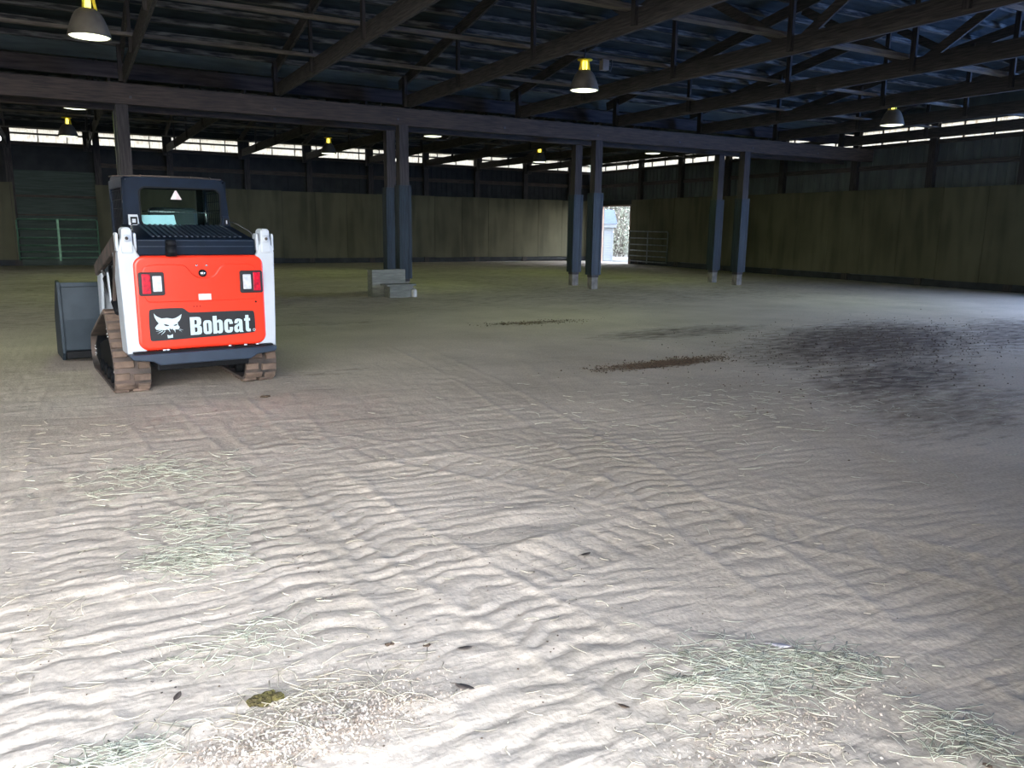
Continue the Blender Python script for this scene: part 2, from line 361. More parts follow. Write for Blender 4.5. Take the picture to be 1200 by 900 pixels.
def fz(x, y): return float(floor_height(np.array([[x]]), np.array([[y]]))[0, 0])
b = MB(); b.box(-60, 90, -50, YF - .9, -.3, -.1); b.box(-60, 90, YB + .25, 120, -.3, -.1); b.box(XR + .2, 90, YF - .9, YB + .25, -.3, -.1); b.box(-60, XL - .1, YF - .9, YB + .25, -.3, -.1)
b.build('ground_outside', 'ground_out', kind='structure')

# ---------------- walls
def wall_obj(name, mb, m): return mb.build(name, m, kind='structure')
YC, XC = YB + .2, XR + .2      # cladding planes
PZ0, PZ1, WZ0, WZ1 = .2, 2.64, 3.92, 4.32
# back wall
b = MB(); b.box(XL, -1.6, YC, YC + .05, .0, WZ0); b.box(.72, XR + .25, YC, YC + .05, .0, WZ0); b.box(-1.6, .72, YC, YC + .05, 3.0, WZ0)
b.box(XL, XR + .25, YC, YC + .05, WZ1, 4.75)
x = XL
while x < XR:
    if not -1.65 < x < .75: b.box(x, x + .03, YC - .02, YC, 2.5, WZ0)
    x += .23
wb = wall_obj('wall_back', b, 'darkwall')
for k, x in enumerate([-3.6, -1.2 - .45, .86, 3.08, 5.64, 7.88, 10.26, 12.57, 14.85, 17.16, 19.45]):
    MB().box(x - .1, x + .1, YB + .02, YC - .03, 0, 4.4).build('wall_post', 'timber_z', wb)
MB().box(.8, XR, YC - .08, YC - .021, 3.2, 3.34).build('wall_girt', 'timber_x', wb)
MB().box(XL, XR, YC - .1, YC - .001, WZ0 - .12, WZ0 - .02).build('wall_girt', 'timber_x', wb)
# kickboard of plywood
def ply(name, segs, axis_):
    b = MB()
    for a, c in segs:
        x = a
        while x < c - .05:
            x2 = min(x + 1.22, c); dz = random.uniform(-.012, .012); dy = random.uniform(0, .012)
            if axis_ == 'x': b.box(x + .006, x2 - .006, YB - dy, YB + .018, PZ0 + dz, PZ1 + dz)
            else: b.box(XR - dy, XR + .018, x + .006, x2 - .006, PZ0 + dz, PZ1 + dz)
            x = x2
    return b.build(name, 'ply', kind='structure')
ply('trim_1', [(XL, -1.6), (.72, XR - .02)], 'x')
b = MB(); b.box(XL, -1.6, YB + .06, YB + .1, -.05, .19); b.box(.72, 15.3, YB + .06, YB + .1, -.05, .19); b.box(15.3, 19.6, YB + .06, YB + .1, .07, .19); b.box(19.6, XR, YB + .06, YB + .1, -.05, .19)
b.build('baseboard_back', 'skirt', kind='structure')
# boarded sliding door in the back wall
b = MB(); zz = 0.0
for k in range(11):
    b.box(-1.62, .74, YC - .09 + (k % 2) * .02, YC - .03, zz, zz + .275); zz += .275
b.box(-1.62, .74, YC - .05, YC - .01, -.15, .02); d1 = b.build('door_1', 'doorboard', kind='structure')
MB().box(-1.65, .77, YC - .14, YC - .09, 2.18, 2.26).build('door_rail', 'timber_x', d1)
MB().box(-1.65, .77, YC - .14, YC - .09, 1.60, 1.65).build('door_rail', 'timber_x', d1)
# right wall
DY0, DY1, DZ = 27.28, 29.46, 2.38
SY0, SY1 = 1.6, 7.4      # unseen side opening near the front, added to let blue light in
b = MB()
for y0, y1, z0, z1 in ((YF, SY0, 0, WZ0), (SY0, SY1, 3.6, WZ0), (SY1, DY0, 0, WZ0), (DY0, DY1, DZ, WZ0), (DY1, YC + .05, 0, WZ0)): b.box(XC, XC + .05, y0, y1, z0, z1)
y = YF
while y < YB:
    if not SY0 - .1 < y < SY1: b.box(XC - .02, XC, y, y + .03, 2.5 if not DY0 - .05 < y < DY1 else 2.5, WZ0)
    y += .23
b.prism([(YF, WZ1), (16.45, WZ1), (16.45, 4.7), (8.3, 6.0), (YF, 4.7)], XC, XC + .05, 'u')
b.prism([(16.45, WZ1), (YC, WZ1), (YC, 4.75), (23.6, 5.85), (16.45, 4.7)], XC, XC + .05, 'u')
wr = wall_obj('wall_right', b, 'cladding')
for y in [9.1, 11.55, 14.0, 16.44, 19.23, 21.77, 24.27, 26.77, 29.9]:
    MB().box(XR + .02, XC - .03, y - .1, y + .1, 0, 4.4).build('wall_post', 'timber_z', wr)
MB().box(XC - .08, XC - .021, SY1, YB, 3.2, 3.33).build('wall_girt', 'timber_y', wr)
MB().box(XC - .1, XC - .021, SY1, YB, WZ0 - .12, WZ0 - .02).build('wall_girt', 'timber_y', wr)
ply('trim_2', [(SY1, DY0 - .06)], 'y')
b = MB(); b.box(XR + .06, XR + .1, SY1, DY0 - .06, -.05, .19); b.build('baseboard_right', 'skirt', kind='structure')
b = MB(); b.box(XR - .02, XR + .22, DY1, DY1 + .07, -.02, DZ + .06); b.box(XR - .02, XR + .22, DY0 - .07, DY0, -.02, DZ + .06); b.box(XR - .02, XR + .22, DY0, DY1, DZ, DZ + .06)
b.build('door_2', 'jamb', kind='structure', bevel=.004)
b = MB(); b.box(XR, XR + .02, DY0 - .07, YB, DZ + .07, PZ1); b.box(XR, XR + .02, DY1 + .07, YB, .1, DZ + .06); b.build('trim_3', 'darkwall', kind='structure')
# windows: fibreglass strips with mullions and a rail
def strip(name, along, a, c, pl, rail):
    b = MB(); g = MB(); zr0, zr1 = rail
    n = int(round((c - a) / .82)); st = (c - a) / n
    for k in range(n):
        p, q = a + k * st, a + (k + 1) * st
        if along == 'x': g.box(p + .01, q - .01, pl, pl + .008, WZ0, WZ1); b.box(p - .015, p + .015, pl - .04, pl - .002, WZ0, WZ1)
        else: g.box(pl, pl + .008, p + .01, q - .01, WZ0, WZ1); b.box(pl - .04, pl - .002, p - .015, p + .015, WZ0, WZ1)
    if along == 'x': b.box(a, c, pl - .07, pl - .041, zr0, zr1)
    else: b.box(pl - .07, pl - .041, a, c, zr0, zr1)
    o = g.build(name, 'fibreglass', kind='structure'); b.build('window_frame', 'stringer' if along == 'x' else 'timber_y', o)
strip('window_1', 'x', -1.6, XR, YC + .02, (4.13, 4.19)); strip('window_2', 'y', SY1 + .2, YB, XC + .02, (4.09, 4.22))
# unseen walls behind and beside the camera
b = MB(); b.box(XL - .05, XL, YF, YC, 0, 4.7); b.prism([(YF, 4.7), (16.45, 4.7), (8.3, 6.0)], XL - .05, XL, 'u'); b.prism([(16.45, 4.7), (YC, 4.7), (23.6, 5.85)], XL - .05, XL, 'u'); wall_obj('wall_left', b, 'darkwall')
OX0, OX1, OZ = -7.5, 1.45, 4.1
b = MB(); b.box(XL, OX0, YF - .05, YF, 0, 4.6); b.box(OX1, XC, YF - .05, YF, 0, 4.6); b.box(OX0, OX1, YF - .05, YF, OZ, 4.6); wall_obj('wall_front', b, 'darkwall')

# ---------------- roof
def roofz(y): return ztop(y) + .23
b = MB()
for y0, y1 in ((-1.4, 8.3), (8.3, 16.45), (16.45, 23.6), (23.6, YC + .3)):  # first span overhangs the front, added to cut sky light on the near floor
    za, zb = roofz(y0 + .001) + .09, roofz(y1 - .001) + .09
    b.add([(XL - .2, y0, za), (XR + .4, y0, za), (XR + .4, y1, zb), (XL - .2, y1, zb), (XL - .2, y0, za + .04), (XR + .4, y0, za + .04), (XR + .4, y1, zb + .04), (XL - .2, y1, zb + .04)],
          [(0, 1, 2, 3), (7, 6, 5, 4), (0, 4, 5, 1), (2, 6, 7, 3), (0, 3, 7, 4), (1, 5, 6, 2)])
roof = b.build('ceiling', 'roofdeck', kind='structure')
for y0, y1 in ((.6, 8.2), (8.5, 16.2), (17.1, 23.4), (23.8, 30.2)):
    n = int((y1 - y0) / .55)
    for k in range(n + 1):
        y = y0 + (y1 - y0) * k / n; z = roofz(y) + .04
        MB().box(-2.2, XR + .19, y - .045, y + .045, z - .045, z + .04).build('purlin', 'purlin', roof)

# ---------------- trusses
ORD = ['first', 'second', 'third', 'fourth', 'fifth', 'sixth', 'seventh', 'eighth', 'ninth']
NODES = (13.4, 10.75, 8.3, 5.8, 3.3)
def near_truss(x, lab):
    t = thing('roof_truss', lab, 'roof truss', (x, YM1, 3.8), group='timber trusses over the near bay')
    L = lambda y, z: (0, y - YM1, z - 3.8)
    MB().bar(L(16.1, 3.925), L(.35, 3.925), .045, .25).build('bottom_chord', 'timber_y', t)
    MB().bar(L(16.4, ztop(16.2) + .08), L(8.3, ztop(8.31) + .08), .045, .2).build('top_chord', 'timber_y', t)
    MB().bar(L(8.3, ztop(8.31) + .08), L(.35, ztop(.35) + .08), .045, .2).build('top_chord', 'timber_y', t)
    for y in NODES: MB().box(-.045 - .023, -.023, y - YM1 - .045, y - YM1 + .045, .05, ztop(y) - 3.8 + .1).build('web_post', 'timber_z', t)
    MB().box(-.09, -.024, -.06, .08, .02, .62).build('heel_post', 'timber_z', t)
    for ya, yb in ((8.45, 10.6), (8.15, 5.95)):
        MB().bar((.04, ya - YM1, .2), (.04, yb - YM1, ztop(yb) - 3.8), .035, .14).build('web_brace', 'timber_y', t)
    return t
def far_truss(x, xe, lab):
    t = thing('roof_truss', lab, 'roof truss', (x, YM2, 3.8), group='timber trusses over the far bay')
    e = xe - x
    MB().bar((0, -.1, .1), (e, YB - YM2 + .1, .1), .045, .24).build('bottom_chord', 'timber_y', t)
    MB().bar((0, -.1, ztop(16.95) - 3.72), (e / 2, 23.6 - YM2, ztop(23.59) - 3.72), .045, .2).build('top_chord', 'timber_y', t)
    MB().bar((e / 2, 23.6 - YM2, ztop(23.61) - 3.72), (e, YB - YM2 + .1, ztop(30.3) - 3.72), .045, .2).build('top_chord', 'timber_y', t)
    for y in (19.5, 22.0, 24.9, 27.6):
        k = (y - YM2) / (YB - YM2) * e
        MB().box(k - .07, k - .024, y - YM2 - .045, y - YM2 + .045, .0, ztop(y) - 3.75).build('web_post', 'timber_z', t)
    MB().box(e - .12, e + .12, YB - YM2 - .16, YB - YM2 + .0, -.12, .6).build('heel_block', 'timber_z', t)
    return t
XE = [-1.65, .6, 2.99, 5.46, 7.74, 10.15, 12.5, 14.85, 17.2]
for k, x in enumerate(XT):
    if k == 0: a, c = 'timber roof truss at the left edge, ', 'left of the red lamp'
    nm = ORD[k]
    near_truss(x, 'dark timber roof truss above the near bay, %s in the row counted from the left' % nm)
    far_truss(XE[k] + .18, XE[k], 'dark timber roof truss between middle posts and back wall, %s from the left' % nm)
# lengthwise stringers lying on the chords
def stringer(y, w, h, lab, x0=-2.2):
    o = MB().box(x0, XR + .1, -w / 2, w / 2, 0, h).build('stringer', 'stringer'); o.location = (0, y, 4.052); tag(o, lab, 'brace', 'lengthwise braces lying on the bottom chords')
stringer(13.28, .09, .045, 'pale timber brace lying across the near trusses, closest to the middle beam')
stringer(10.90, .09, .045, 'pale timber brace across the near trusses, next to the hanging lamps')
stringer(8.43, .14, .06, 'wide pale timber brace across the near trusses, below the ridge')
stringer(5.93, .14, .06, 'wide pale timber brace across the near trusses, nearest the camera')
for y, l in ((19.4, 'pale brace across the far trusses, first beyond the middle posts'), (23.5, 'pale brace across the far trusses, under the far ridge'), (27.5, 'pale brace across the far trusses, closest to the back wall')): stringer(y + .1, .09, .04, l)

# ---------------- middle beams, valley planks, posts
def beam(y, th, z0, z1, lab):
    t = MB().box(-2.6, XR + (.1), -th / 2, th / 2, 0, z1 - z0).build('wooden_beam', 'timber_x', bevel=.01); t.location = (0, y, z0)
    tag(t, lab, 'beam'); return t
bm1 = beam(YM1, .16, 3.44, 3.79, 'long heavy timber beam across the arena, carried by the front row of middle posts')
b = MB()
for k in range(-1, 9): b.box(.9 + 2.46 * k + .13, .9 + 2.46 * k + .17, -.095, -.081, .1, .14)
b.build('bolt', 'conduit', bm1)
bm2 = beam(YM2, .16, 3.44, 3.76, 'long timber beam behind the front one, carried by the rear row of middle posts')
o = MB().box(-2.6, XR + .1, -.02, .02, 0, .27).build('wooden_plank', 'plank'); o.location = (0, 16.62, 3.97); tag(o, 'lower dark brown plank running above the middle beam', 'plank')
o = MB().box(-2.6, XR + .1, -.02, .02, 0, .25).build('wooden_plank', 'teal_plank'); o.location = (0, 16.60, 4.265); tag(o, 'upper dark teal plank running above the middle beam', 'plank')
def post(x, y, lab, w=.2, sl=.27, top=3.44, sz=(.34, 2.25)):
    t = thing('wooden_post', lab, 'post', (x, y, 0), group='posts under the middle beams')
    MB().box(-w / 2, w / 2, -w / 2, w / 2, .28, top).build('shaft', 'timber_z', t, bevel=.008)
    b = MB(); s = sl / 2
    b.box(-s, s, -s, s, sz[0], sz[1])
    for k in (-.3, .3):
        b.box(k * sl - .012, k * sl + .012, -s - .008, -s, sz[0], sz[1]); b.box(-s - .008, -s, k * sl - .012, k * sl + .012, sz[0], sz[1])
    b.build('sleeve', 'sleeve', t, bevel=.006)
    MB().add([(i * (.09 if z else .12), j * (.09 if z else .12), z) for z in (-.06, .36) for i, j in ((-1, -1), (1, -1), (1, 1), (-1, 1))],
             [(0, 1, 2, 3), (7, 6, 5, 4), (0, 4, 5, 1), (1, 5, 6, 2), (2, 6, 7, 3), (3, 7, 4, 0)]).build('footing', 'footing', t, bevel=.008)
post(.9, YM1 + .05, 'front wooden post rising behind the loader cab')
post(.9, YM2, 'rear wooden post behind the loader, just behind its twin')
post(6.05, YM1 - .1, 'front post with dark blue sleeve beside the stepped block')
post(6.17, YM2, 'rear post with dark sleeve standing behind the stepped block')
post(10.87, YM1 - .1, 'front dark sleeved post left of the bright doorway')
post(11.1, YM2 + .1, 'rear dark sleeved post, left one of the pair beside the bright doorway')
post(15.5, YM1 - .15, 'front dark sleeved post of the rightmost pair of posts')
post(15.6, YM2 - .1, 'rear dark sleeved post of the rightmost pair of posts')

# ---------------- gates
def gate(name_m, w, z0, z1, rails, lab, loc, rz, side):
    t = thing('tube_gate', lab, 'gate', loc, rz)
    fr = MB(); r = .025
    fr.tube([(r, 0, z0), (r, 0, z1 - .06), (.06, 0, z1 - .01), (w - .06, 0, z1 - .01), (w - r, 0, z1 - .06), (w - r, 0, z0)], r, 8)
    fr.build('frame', name_m, t)
    for z in rails: MB().cyl((.04, 0, z), (w - .04, 0, z), .024, 8).build('rail', name_m, t)
    MB().box(w / 2 - .035, w / 2 + .035, -.03, -.018, z0 - .02, z1).build('centre_stay', name_m, t, label='flat upright stay' if side else None)
    return t
gate('gate_green', 2.33, .18, 1.5, (.26, .46, .66, .9, 1.18), 'green tubular farm gate in front of the boarded back door', (-1.62, 30.0, 0), 0, 0)
gate('gate_grey', 2.5, .1, 1.36, (.14, .36, .58, .82, 1.08), 'grey tubular farm gate leaning on the plywood right of the bright doorway', (20.38, 27.12, 0), -PI / 2, 1)

# ---------------- stepped block, white stub
t = thing('mounting_block', 'grey weathered two-step mounting block at the foot of the middle post', 'mounting block', (5.52, 15.45, 0), .12)
b = MB(); b.box(-.33, .42, -.02, .20, -.03, .55); 
for z in (.17, .36): b.box(-.335, .425, -.026, .205, z, z + .008)
b.build('upper_step', 'concrete', t, bevel=.01)
MB().box(-.08, .45, -.30, -.03, -.03, .23).build('lower_step', 'concrete', t, bevel=.01)
MB().box(-.16, .50, -.34, -.025, .232, .27).build('tread', 'concrete', t, bevel=.006)
t = thing('plastic_jug', 'small white round-topped stub on the ground right of the mounting block', 'jug', (6.02, 15.22, 0))
MB().lathe([(0, 0), (.055, 0), (.06, .02), (.06, .14), (.045, .17), (.02, .18), (0, .18)], (0, 0, -.01), 16).build('body', 'white_plastic', t)
MB().lathe([(0, .0), (.022, 0), (.022, .02), (0, .02)], (0, 0, .17), 12).build('cap', 'white_plastic', t)

# ---------------- lamps
def make_lamp():
    t = thing('high_bay_lamp', '', 'lamp', (0, 0, 3.5), group='bell lamps hanging from the trusses')
    out = [(.225, 0), (.222, .03), (.205, .09), (.185, .15), (.155, .22), (.12, .27), (.085, .295), (.0, .298)]
    prof = out + [(0, .285), (.075, .285), (.11, .26), (.145, .21), (.175, .145), (.195, .09), (.212, .03), (.215, .0), (.225, 0)]
    MB().lathe(prof, (0, 0, 0), 40).build('lamp_shade', 'lamp_shade', t, fix=False)
    MB().lathe([(0, -.012), (.12, -.008), (.2, .004), (.212, .012), (0, .014)], (0, 0, 0), 40).build('lens', 'lamp_lens', t)
    MB().lathe([(0, 0), (.035, 0), (.04, .03), (.04, .11), (.03, .13), (0, .13)], (0, 0, .297), 16).build('socket', 'lamp_socket', t)
    b = MB()
    for a in (0, 2.1, 4.2):
        c, s = math.cos(a), math.sin(a)
        b.bar((c * .085, s * .085, .29), (c * .06, s * .06, .44), .03, .012, (-s, c, 0))
    b.lathe([(0, 0), (.115, 0), (.115, .012), (0, .012)], (0, 0, .44), 20)
    b.build('bracket', 'lamp_leak_yellow', t)
    MB().cyl((0, 0, .45), (0, 0, .60), .012, 8).build('hanger', 'conduit', t)
    return t
lamps = [(.33, 10.6, 'largest hanging bell lamp, top left above the loader'), (7.05, 10.68, 'grey bell lamp with yellow-lit bracket hanging at centre near the roof'),
         (14.31, 10.68, 'lit bell lamp at the right, in front of the right wall window strip'),
         (.2, 17.5, 'lit lamp just below the middle beam, left of the loader cab'), (7.58, 17.86, 'lit lamp peeping below the beam right of the centre post pair'), (14.31, 18.13, 'lit lamp against the far window strip, between the two right pairs of posts'),
         (.06, 23.25, 'small dark bell lamp in front of the left window strip'), (6.79, 23.85, 'small dark bell lamp left of the centre post pair, before the back windows'), (13.28, 22.59, 'small far lamp with yellow-lit bracket just left of the doorway posts')]
L0 = make_lamp()
LAMP_W = 9
for i, (x, y, lab) in enumerate(lamps):
    o = L0 if i == 0 else copy_tree(L0)
    o.location = (x, y, 3.5 if i else 3.46); o['label'] = lab; o['category'] = 'lamp'
    ld = bpy.data.lights.new('lamp_light', 'AREA'); ld.shape = 'DISK'; ld.size = .4; ld.energy = LAMP_W; ld.color = (.72, 1, .28)
    lo = bpy.data.objects.new('lamp_light', ld); col.objects.link(lo); lo.location = (x, y, 3.44)
# junction box beside the centre lamp
t = thing('junction_box', 'beige electrical box on the brace beside the centre lamp', 'electrical box', (7.56, 10.9, 3.88))
MB().box(-.06, .06, -.05, .05, 0, .16).build('body', 'box_paint', t, bevel=.006)
MB().tube([(-.05, 0, .15), (-.2, 0, .17), (-.45, -.1, .16)], .012, 8).build('conduit', 'conduit', t)
MB().tube([(.06, 0, .02), (.12, 0, .0), (.15, 0, .1), (.13, 0, .19)], .01, 8).build('cable', 'conduit', t)

# ------------------------------------------------------------------ the loader
ld_ = thing('compact_track_loader', 'white and red-orange compact track loader seen from behind, with cab and front bucket', 'track loader', (.892, 6.978, 0), .089)
P_ = ld_
def part(name, mb, m, parent=None, bevel=0, label=None, seg=2): return mb.build(name, m, parent or P_, bevel=bevel, label=label, seg=seg)
# chassis
b = MB(); b.box(-.37, .37, .08, 1.95, .22, 1.15); b.box(-.50, .50, .06, .8, .42, 1.20); part('chassis', b, 'black', bevel=.01)
# tailgate
hood = MB().prism(rrect(-.515, .400, .515, 1.165, .085, 8), 0.0, .07); hd = part('tailgate', hood, 'red', bevel=.028, seg=4, label='red-orange rear door')
# raised outer rim & pressed lines
def ribbon(pts, w, y0, y1, closed=True):
    mb = MB(); n = len(pts)
    for i in range(n if closed else n - 1):
        a, c = pts[i], pts[(i + 1) % n]
        mb.bar((a[0], (y0 + y1) / 2, a[1]), (c[0], (y0 + y1) / 2, c[1]), abs(y1 - y0), w, (0, 1, 0)) if False else mb.tube([(a[0], y1, a[1]), (c[0], y1, c[1])], w, 6)
    return mb
def smoothpoly(p, it=3):
    for _ in range(it):
        q = []
        for i in range(len(p)):
            a, c = p[i], p[(i + 1) % len(p)]; q += [(a[0] * .75 + c[0] * .25, a[1] * .75 + c[1] * .25), (a[0] * .25 + c[0] * .75, a[1] * .25 + c[1] * .75)]
        p = q
    return p
press = smoothpoly([(-.43, .80), (-.455, .86), (-.455, 1.05), (-.41, 1.095), (-.16, 1.095), (-.115, 1.08), (-.06, .995), (0.03, .975), (.10, .995), (.155, 1.08), (.20, 1.095), (.40, 1.095), (.455, 1.05), (.455, .86), (.43, .80), (.40, .79), (-.40, .79)], 3)
MB().prism(press, -.012, .01).build('pressed_panel', 'red', hd, bevel=.008, seg=3)
# decal, emblem, lettering
dec = smoothpoly([(-.425, .50), (-.425, .72), (-.405, .742), (-.18, .742), (-.155, .735), (-.125, .705), (-.10, .698), (.395, .698), (.415, .68), (.418, .52), (.40, .50), (-.40, .478), (-.42, .485)], 2)
flat('decal', [dec], 'decal', hd, -.004, .006, 'black name panel')
def cm(x, y): return (-.115 + (x - 445) * .000811, .655 - (y - 232) * .000835 + (x - 445) * -.00004 + (.000018 * (x - 245) if x < 445 else 0) )
cat = [(110, 185), (128, 207), (150, 222), (180, 236), (230, 231), (280, 240), (312, 232), (342, 215), (369, 196), (360, 230), (345, 258), (326, 275), (328, 298), (342, 322), (338, 340), (318, 346), (300, 342), (298, 376), (290, 352), (281, 350), (274, 333), (262, 345), (250, 333), (244, 340), (252, 374), (238, 350), (222, 342), (200, 352), (165, 346), (125, 344), (112, 325), (128, 302), (150, 282), (130, 255), (115, 220)]
eyes = [[(193, 288), (222, 294), (250, 303), (234, 312), (208, 308)], [(281, 303), (300, 297), (326, 289), (318, 305), (298, 311)]]
wh = []
for (x1, y1), (x2, y2), w in (((118, 362), (165, 350), 3), ((130, 384), (182, 356), 4), ((160, 400), (203, 360), 4), ((376, 356), (345, 344), 3), ((366, 374), (335, 350), 3)): wh.append([(x1, y1), (x2, y2 - w), (x2, y2 + w)])
chin = [(222, 396), (246, 404), (274, 392), (273, 425), (226, 429)]
flat('emblem', [cat] + eyes + wh + [chin], 'letter', hd, -.0095, .003, 'pale cat head emblem', cm)
LX = {'B': 445, 'o': 572, 'b': 668, 'c': 780, 'a': 880, 't': 985}
def LT(ch):
    if ch == 'B':
        return [[(0, 0), (0, 1), (.42, 1), (.58, .97), (.64, .87), (.64, .66), (.60, .56), (.53, .52), (.62, .47), (.66, .38), (.66, .14), (.60, .03), (.45, 0)],
                [(.25, .58), (.36, .59), (.39, .64), (.39, .78), (.36, .83), (.25, .84)], [(.25, .15), (.36, .16), (.40, .21), (.40, .37), (.36, .42), (.25, .43)]], .655
    if ch == 'o': return [rrect(0, 0, .50, .78, .17, 5), rrect(.20, .14, .30, .64, .05, 3)], .5
    if ch == 'b': return [[(0, 0), (0, 1), (.22, 1), (.22, .72), (.30, .78), (.42, .78), (.52, .70), (.54, .58), (.54, .18), (.50, .05), (.40, 0), (.30, 0), (.21, .06), (.20, 0)], rrect(.22, .14, .33, .63, .05, 3)], .54
    if ch == 'c': return [[(.50, .50), (.50, .60), (.44, .74), (.32, .78), (.16, .78), (.04, .70), (0, .58), (0, .20), (.05, .06), (.18, 0), (.33, 0), (.45, .06), (.50, .20), (.50, .32), (.30, .32), (.30, .18), (.25, .13), (.21, .18), (.21, .60), (.25, .65), (.30, .60), (.30, .50)]], .5
    if ch == 'a': return [[(.03, .52), (.03, .62), (.09, .74), (.22, .78), (.38, .76), (.49, .70), (.51, .58), (.51, .08), (.56, 0), (.34, 0), (.31, .06), (.22, 0), (.10, 0), (.02, .06), (0, .14), (0, .30), (.06, .40), (.28, .50), (.30, .60), (.26, .65), (.22, .60), (.22, .52)], [(.30, .38), (.22, .32), (.20, .26), (.20, .18), (.25, .14), (.30, .19)]], .56
    return [[(.08, 0.12), (.08, .63), (0, .63), (0, .77), (.08, .77), (.08, .96), (.28, .96), (.28, .77), (.37, .77), (.37, .63), (.28, .63), (.28, .18), (.38, .15), (.38, .0), (.20, 0), (.12, .03)]], .38
hs = .148
for ch, wpx in (('B', 110), ('o', 83), ('b', 97), ('c', 87), ('a', 95), ('t', 64)):
    lp, wd = LT(ch); u0 = -.115 + (LX[ch] - 445) * .000811; k = wpx * .000811 / wd
    zb = .513 + (LX[ch] - 445) * .000005
    flat('letter', lp, 'letter', hd, -.0095, .003, 'pale letter ' + ch, lambda x, y, u0=u0, k=k, zb=zb: (u0 + x * k, zb + y * hs))
flat('registered_mark', [rrect(.393, .517, .415, .539, .0109, 6), rrect(.397, .521, .411, .535, .0069, 6)], 'letter', hd, -.0095, .003)
# small things on the door
def tail(x0, red_left):
    z0, z1 = .848, 1.035; w = .188
    t = MB().prism(rrect(x0, z0, x0 + w, z1, .015, 4), -.028, .0).build('tail_lamp', 'decal', hd, bevel=.004)
    a, c = (x0 + .022, x0 + .085), (x0 + .100, x0 + .168)
    if not red_left: a, c = (x0 + .108, x0 + .168), (x0 + .022, x0 + .09)
    MB().box(a[0], a[1], -.036, -.027, z0 + .017, z1 - .014).build('red_lens', 'red_lens', t, bevel=.004)
    MB().box(c[0], c[1], -.038, -.027, z0 + .032, z1 - .030).build('reversing_lens', 'white_lens', t, bevel=.006)
tail(-.482, True); tail(.303, False)
t = MB().cyl((.005, -.006, 1.02), (.005, -.024, 1.02), .030, 24).build('lock', 'black', hd)
MB().cyl((.005, -.0245, 1.02), (.005, -.030, 1.02), .020, 20).build('lock_face', 'chrome', t)
for u in (-.038, .04): MB().cyl((u, -.006, 1.083), (u, -.017, 1.083), .0085, 12).build('rivet', 'chrome', hd)
flat('sticker', [[(-.036, .80), (.064, .80), (.064, .85), (-.036, .85)]], 'sticker', hd, -.0145, .002, 'small white paper sticker')
for u in (-.075, -.05, -.025): MB().cyl((u, .004, .748), (u, -.003, .748), .005, 8).build('vent_hole', 'black', hd)
MB().cyl((.432, .004, .768), (.432, -.003, .768), .008, 10).build('vent_hole', 'black', hd)
# uprights
for s, nm in ((-1, 'left'), (1, 'right')):
    poly = [(s * .45, .372), (s * .595, .372), (s * .605, .80), (s * .612, 1.18), (s * .605, 1.215), (s * .590, 1.25), (s * .583, 1.30), (s * .52, 1.31), (s * .492, 1.25), (s * .465, 1.175), (s * .45, 1.16)]
    up = part('upright', MB().prism(poly, .012, .30), 'white_paint', bevel=.012)
    MB().prism([(.301, .42), (1.3, .52), (1.3, .95), (.9, 1.08), (.301, 1.18)], s * .42, s * .50, 'u').build('side_panel', 'black', up, bevel=.01)
    # pivot ear + boss + outer link plate
    ear = MB(); ear.prism([(s * .497, 1.18), (s * .585, 1.18), (s * .575, 1.365), (s * .562, 1.385), (s * .518, 1.385), (s * .500, 1.365)], .0, .16)
    e = ear.build('pivot_ear', 'white_paint', up, bevel=.014)
    MB().cyl((s * .542, -.012, 1.30), (s * .542, .012, 1.30), .030, 20).build('pivot_boss', 'white_paint', e)
    MB().cyl((s * .542, -.016, 1.30), (s * .542, -.008, 1.30), .013, 12).build('pivot_pin', 'side_dirt', e)
    for q in (.478, .607): MB().prism([(s * q - .010, 1.20), (s * q + .010, 1.20), (s * q + .010, 1.33), (s * q, 1.345), (s * q - .010, 1.33)], .03, .14).build('hinge_plate', 'white_paint', up, bevel=.004)
# deck, grille
b = MB(); b.prism([(.03, 1.165), (.03, 1.285), (.045, 1.297), (.80, 1.405), (.80, 1.16)], -.465, .455, 'u'); dk = part('engine_deck', b, 'navy', bevel=.008)
b = MB()
for k in range(17):
    x = -.34 + k * .043; b.add([(x, .10, 1.309), (x + .018, .10, 1.309), (x + .018 - .0, .74, 1.402), (x - .0, .74, 1.402), (x, .10, 1.318), (x + .018, .10, 1.318), (x + .018, .74, 1.411), (x, .74, 1.411)],
        [(0, 1, 2, 3), (7, 6, 5, 4), (0, 4, 5, 1), (1, 5, 6, 2), (2, 6, 7, 3), (3, 7, 4, 0)])
b.build('grille', 'bumper', dk)
b = MB(); b.bar((-.455, .026, 1.283), (.445, .026, 1.283), .006, .006); b.bar((-.455, .026, 1.235), (.445, .026, 1.235), .005, .005)
b.build('deck_seam', 'bumper', dk)
for s in (-1, 1): part('guard_wire', MB().tube([(s * .40, .62, 1.44), (s * .43, .45, 1.42), (s * .465, .2, 1.36), (s * .478, .05, 1.30)], .006, 6), 'chrome')
ex = part('exhaust_pipe', MB().tube([(-.227, -.03, 1.16), (-.227, -.03, 1.24)], .042, 20), 'black')
MB().tube([(-.227, -.03, 1.235), (-.226, -.03, 1.27), (-.226, -.03, 1.29)], [.036, .043, .036], 20).build('exhaust_cap', 'black', ex)
# bumper
b = MB(); b.prism([(-.60, .388), (-.575, .345), (-.43, .325), (-.375, .292), (.345, .292), (.40, .325), (.565, .345), (.575, .388)], -.09, .12); bp = part('rear_bumper', b, 'bumper', bevel=.01)
MB().box(-.56, .55, -.05, .03, .389, .402).build('bumper_lip', 'black', bp)
b = MB()
for u in (-.33, -.30, .19, .32, .42): b.cyl((u, -.03, .40), (u, -.03, .412), .014, 10)
b.build('bolt_head', 'white_paint', bp)
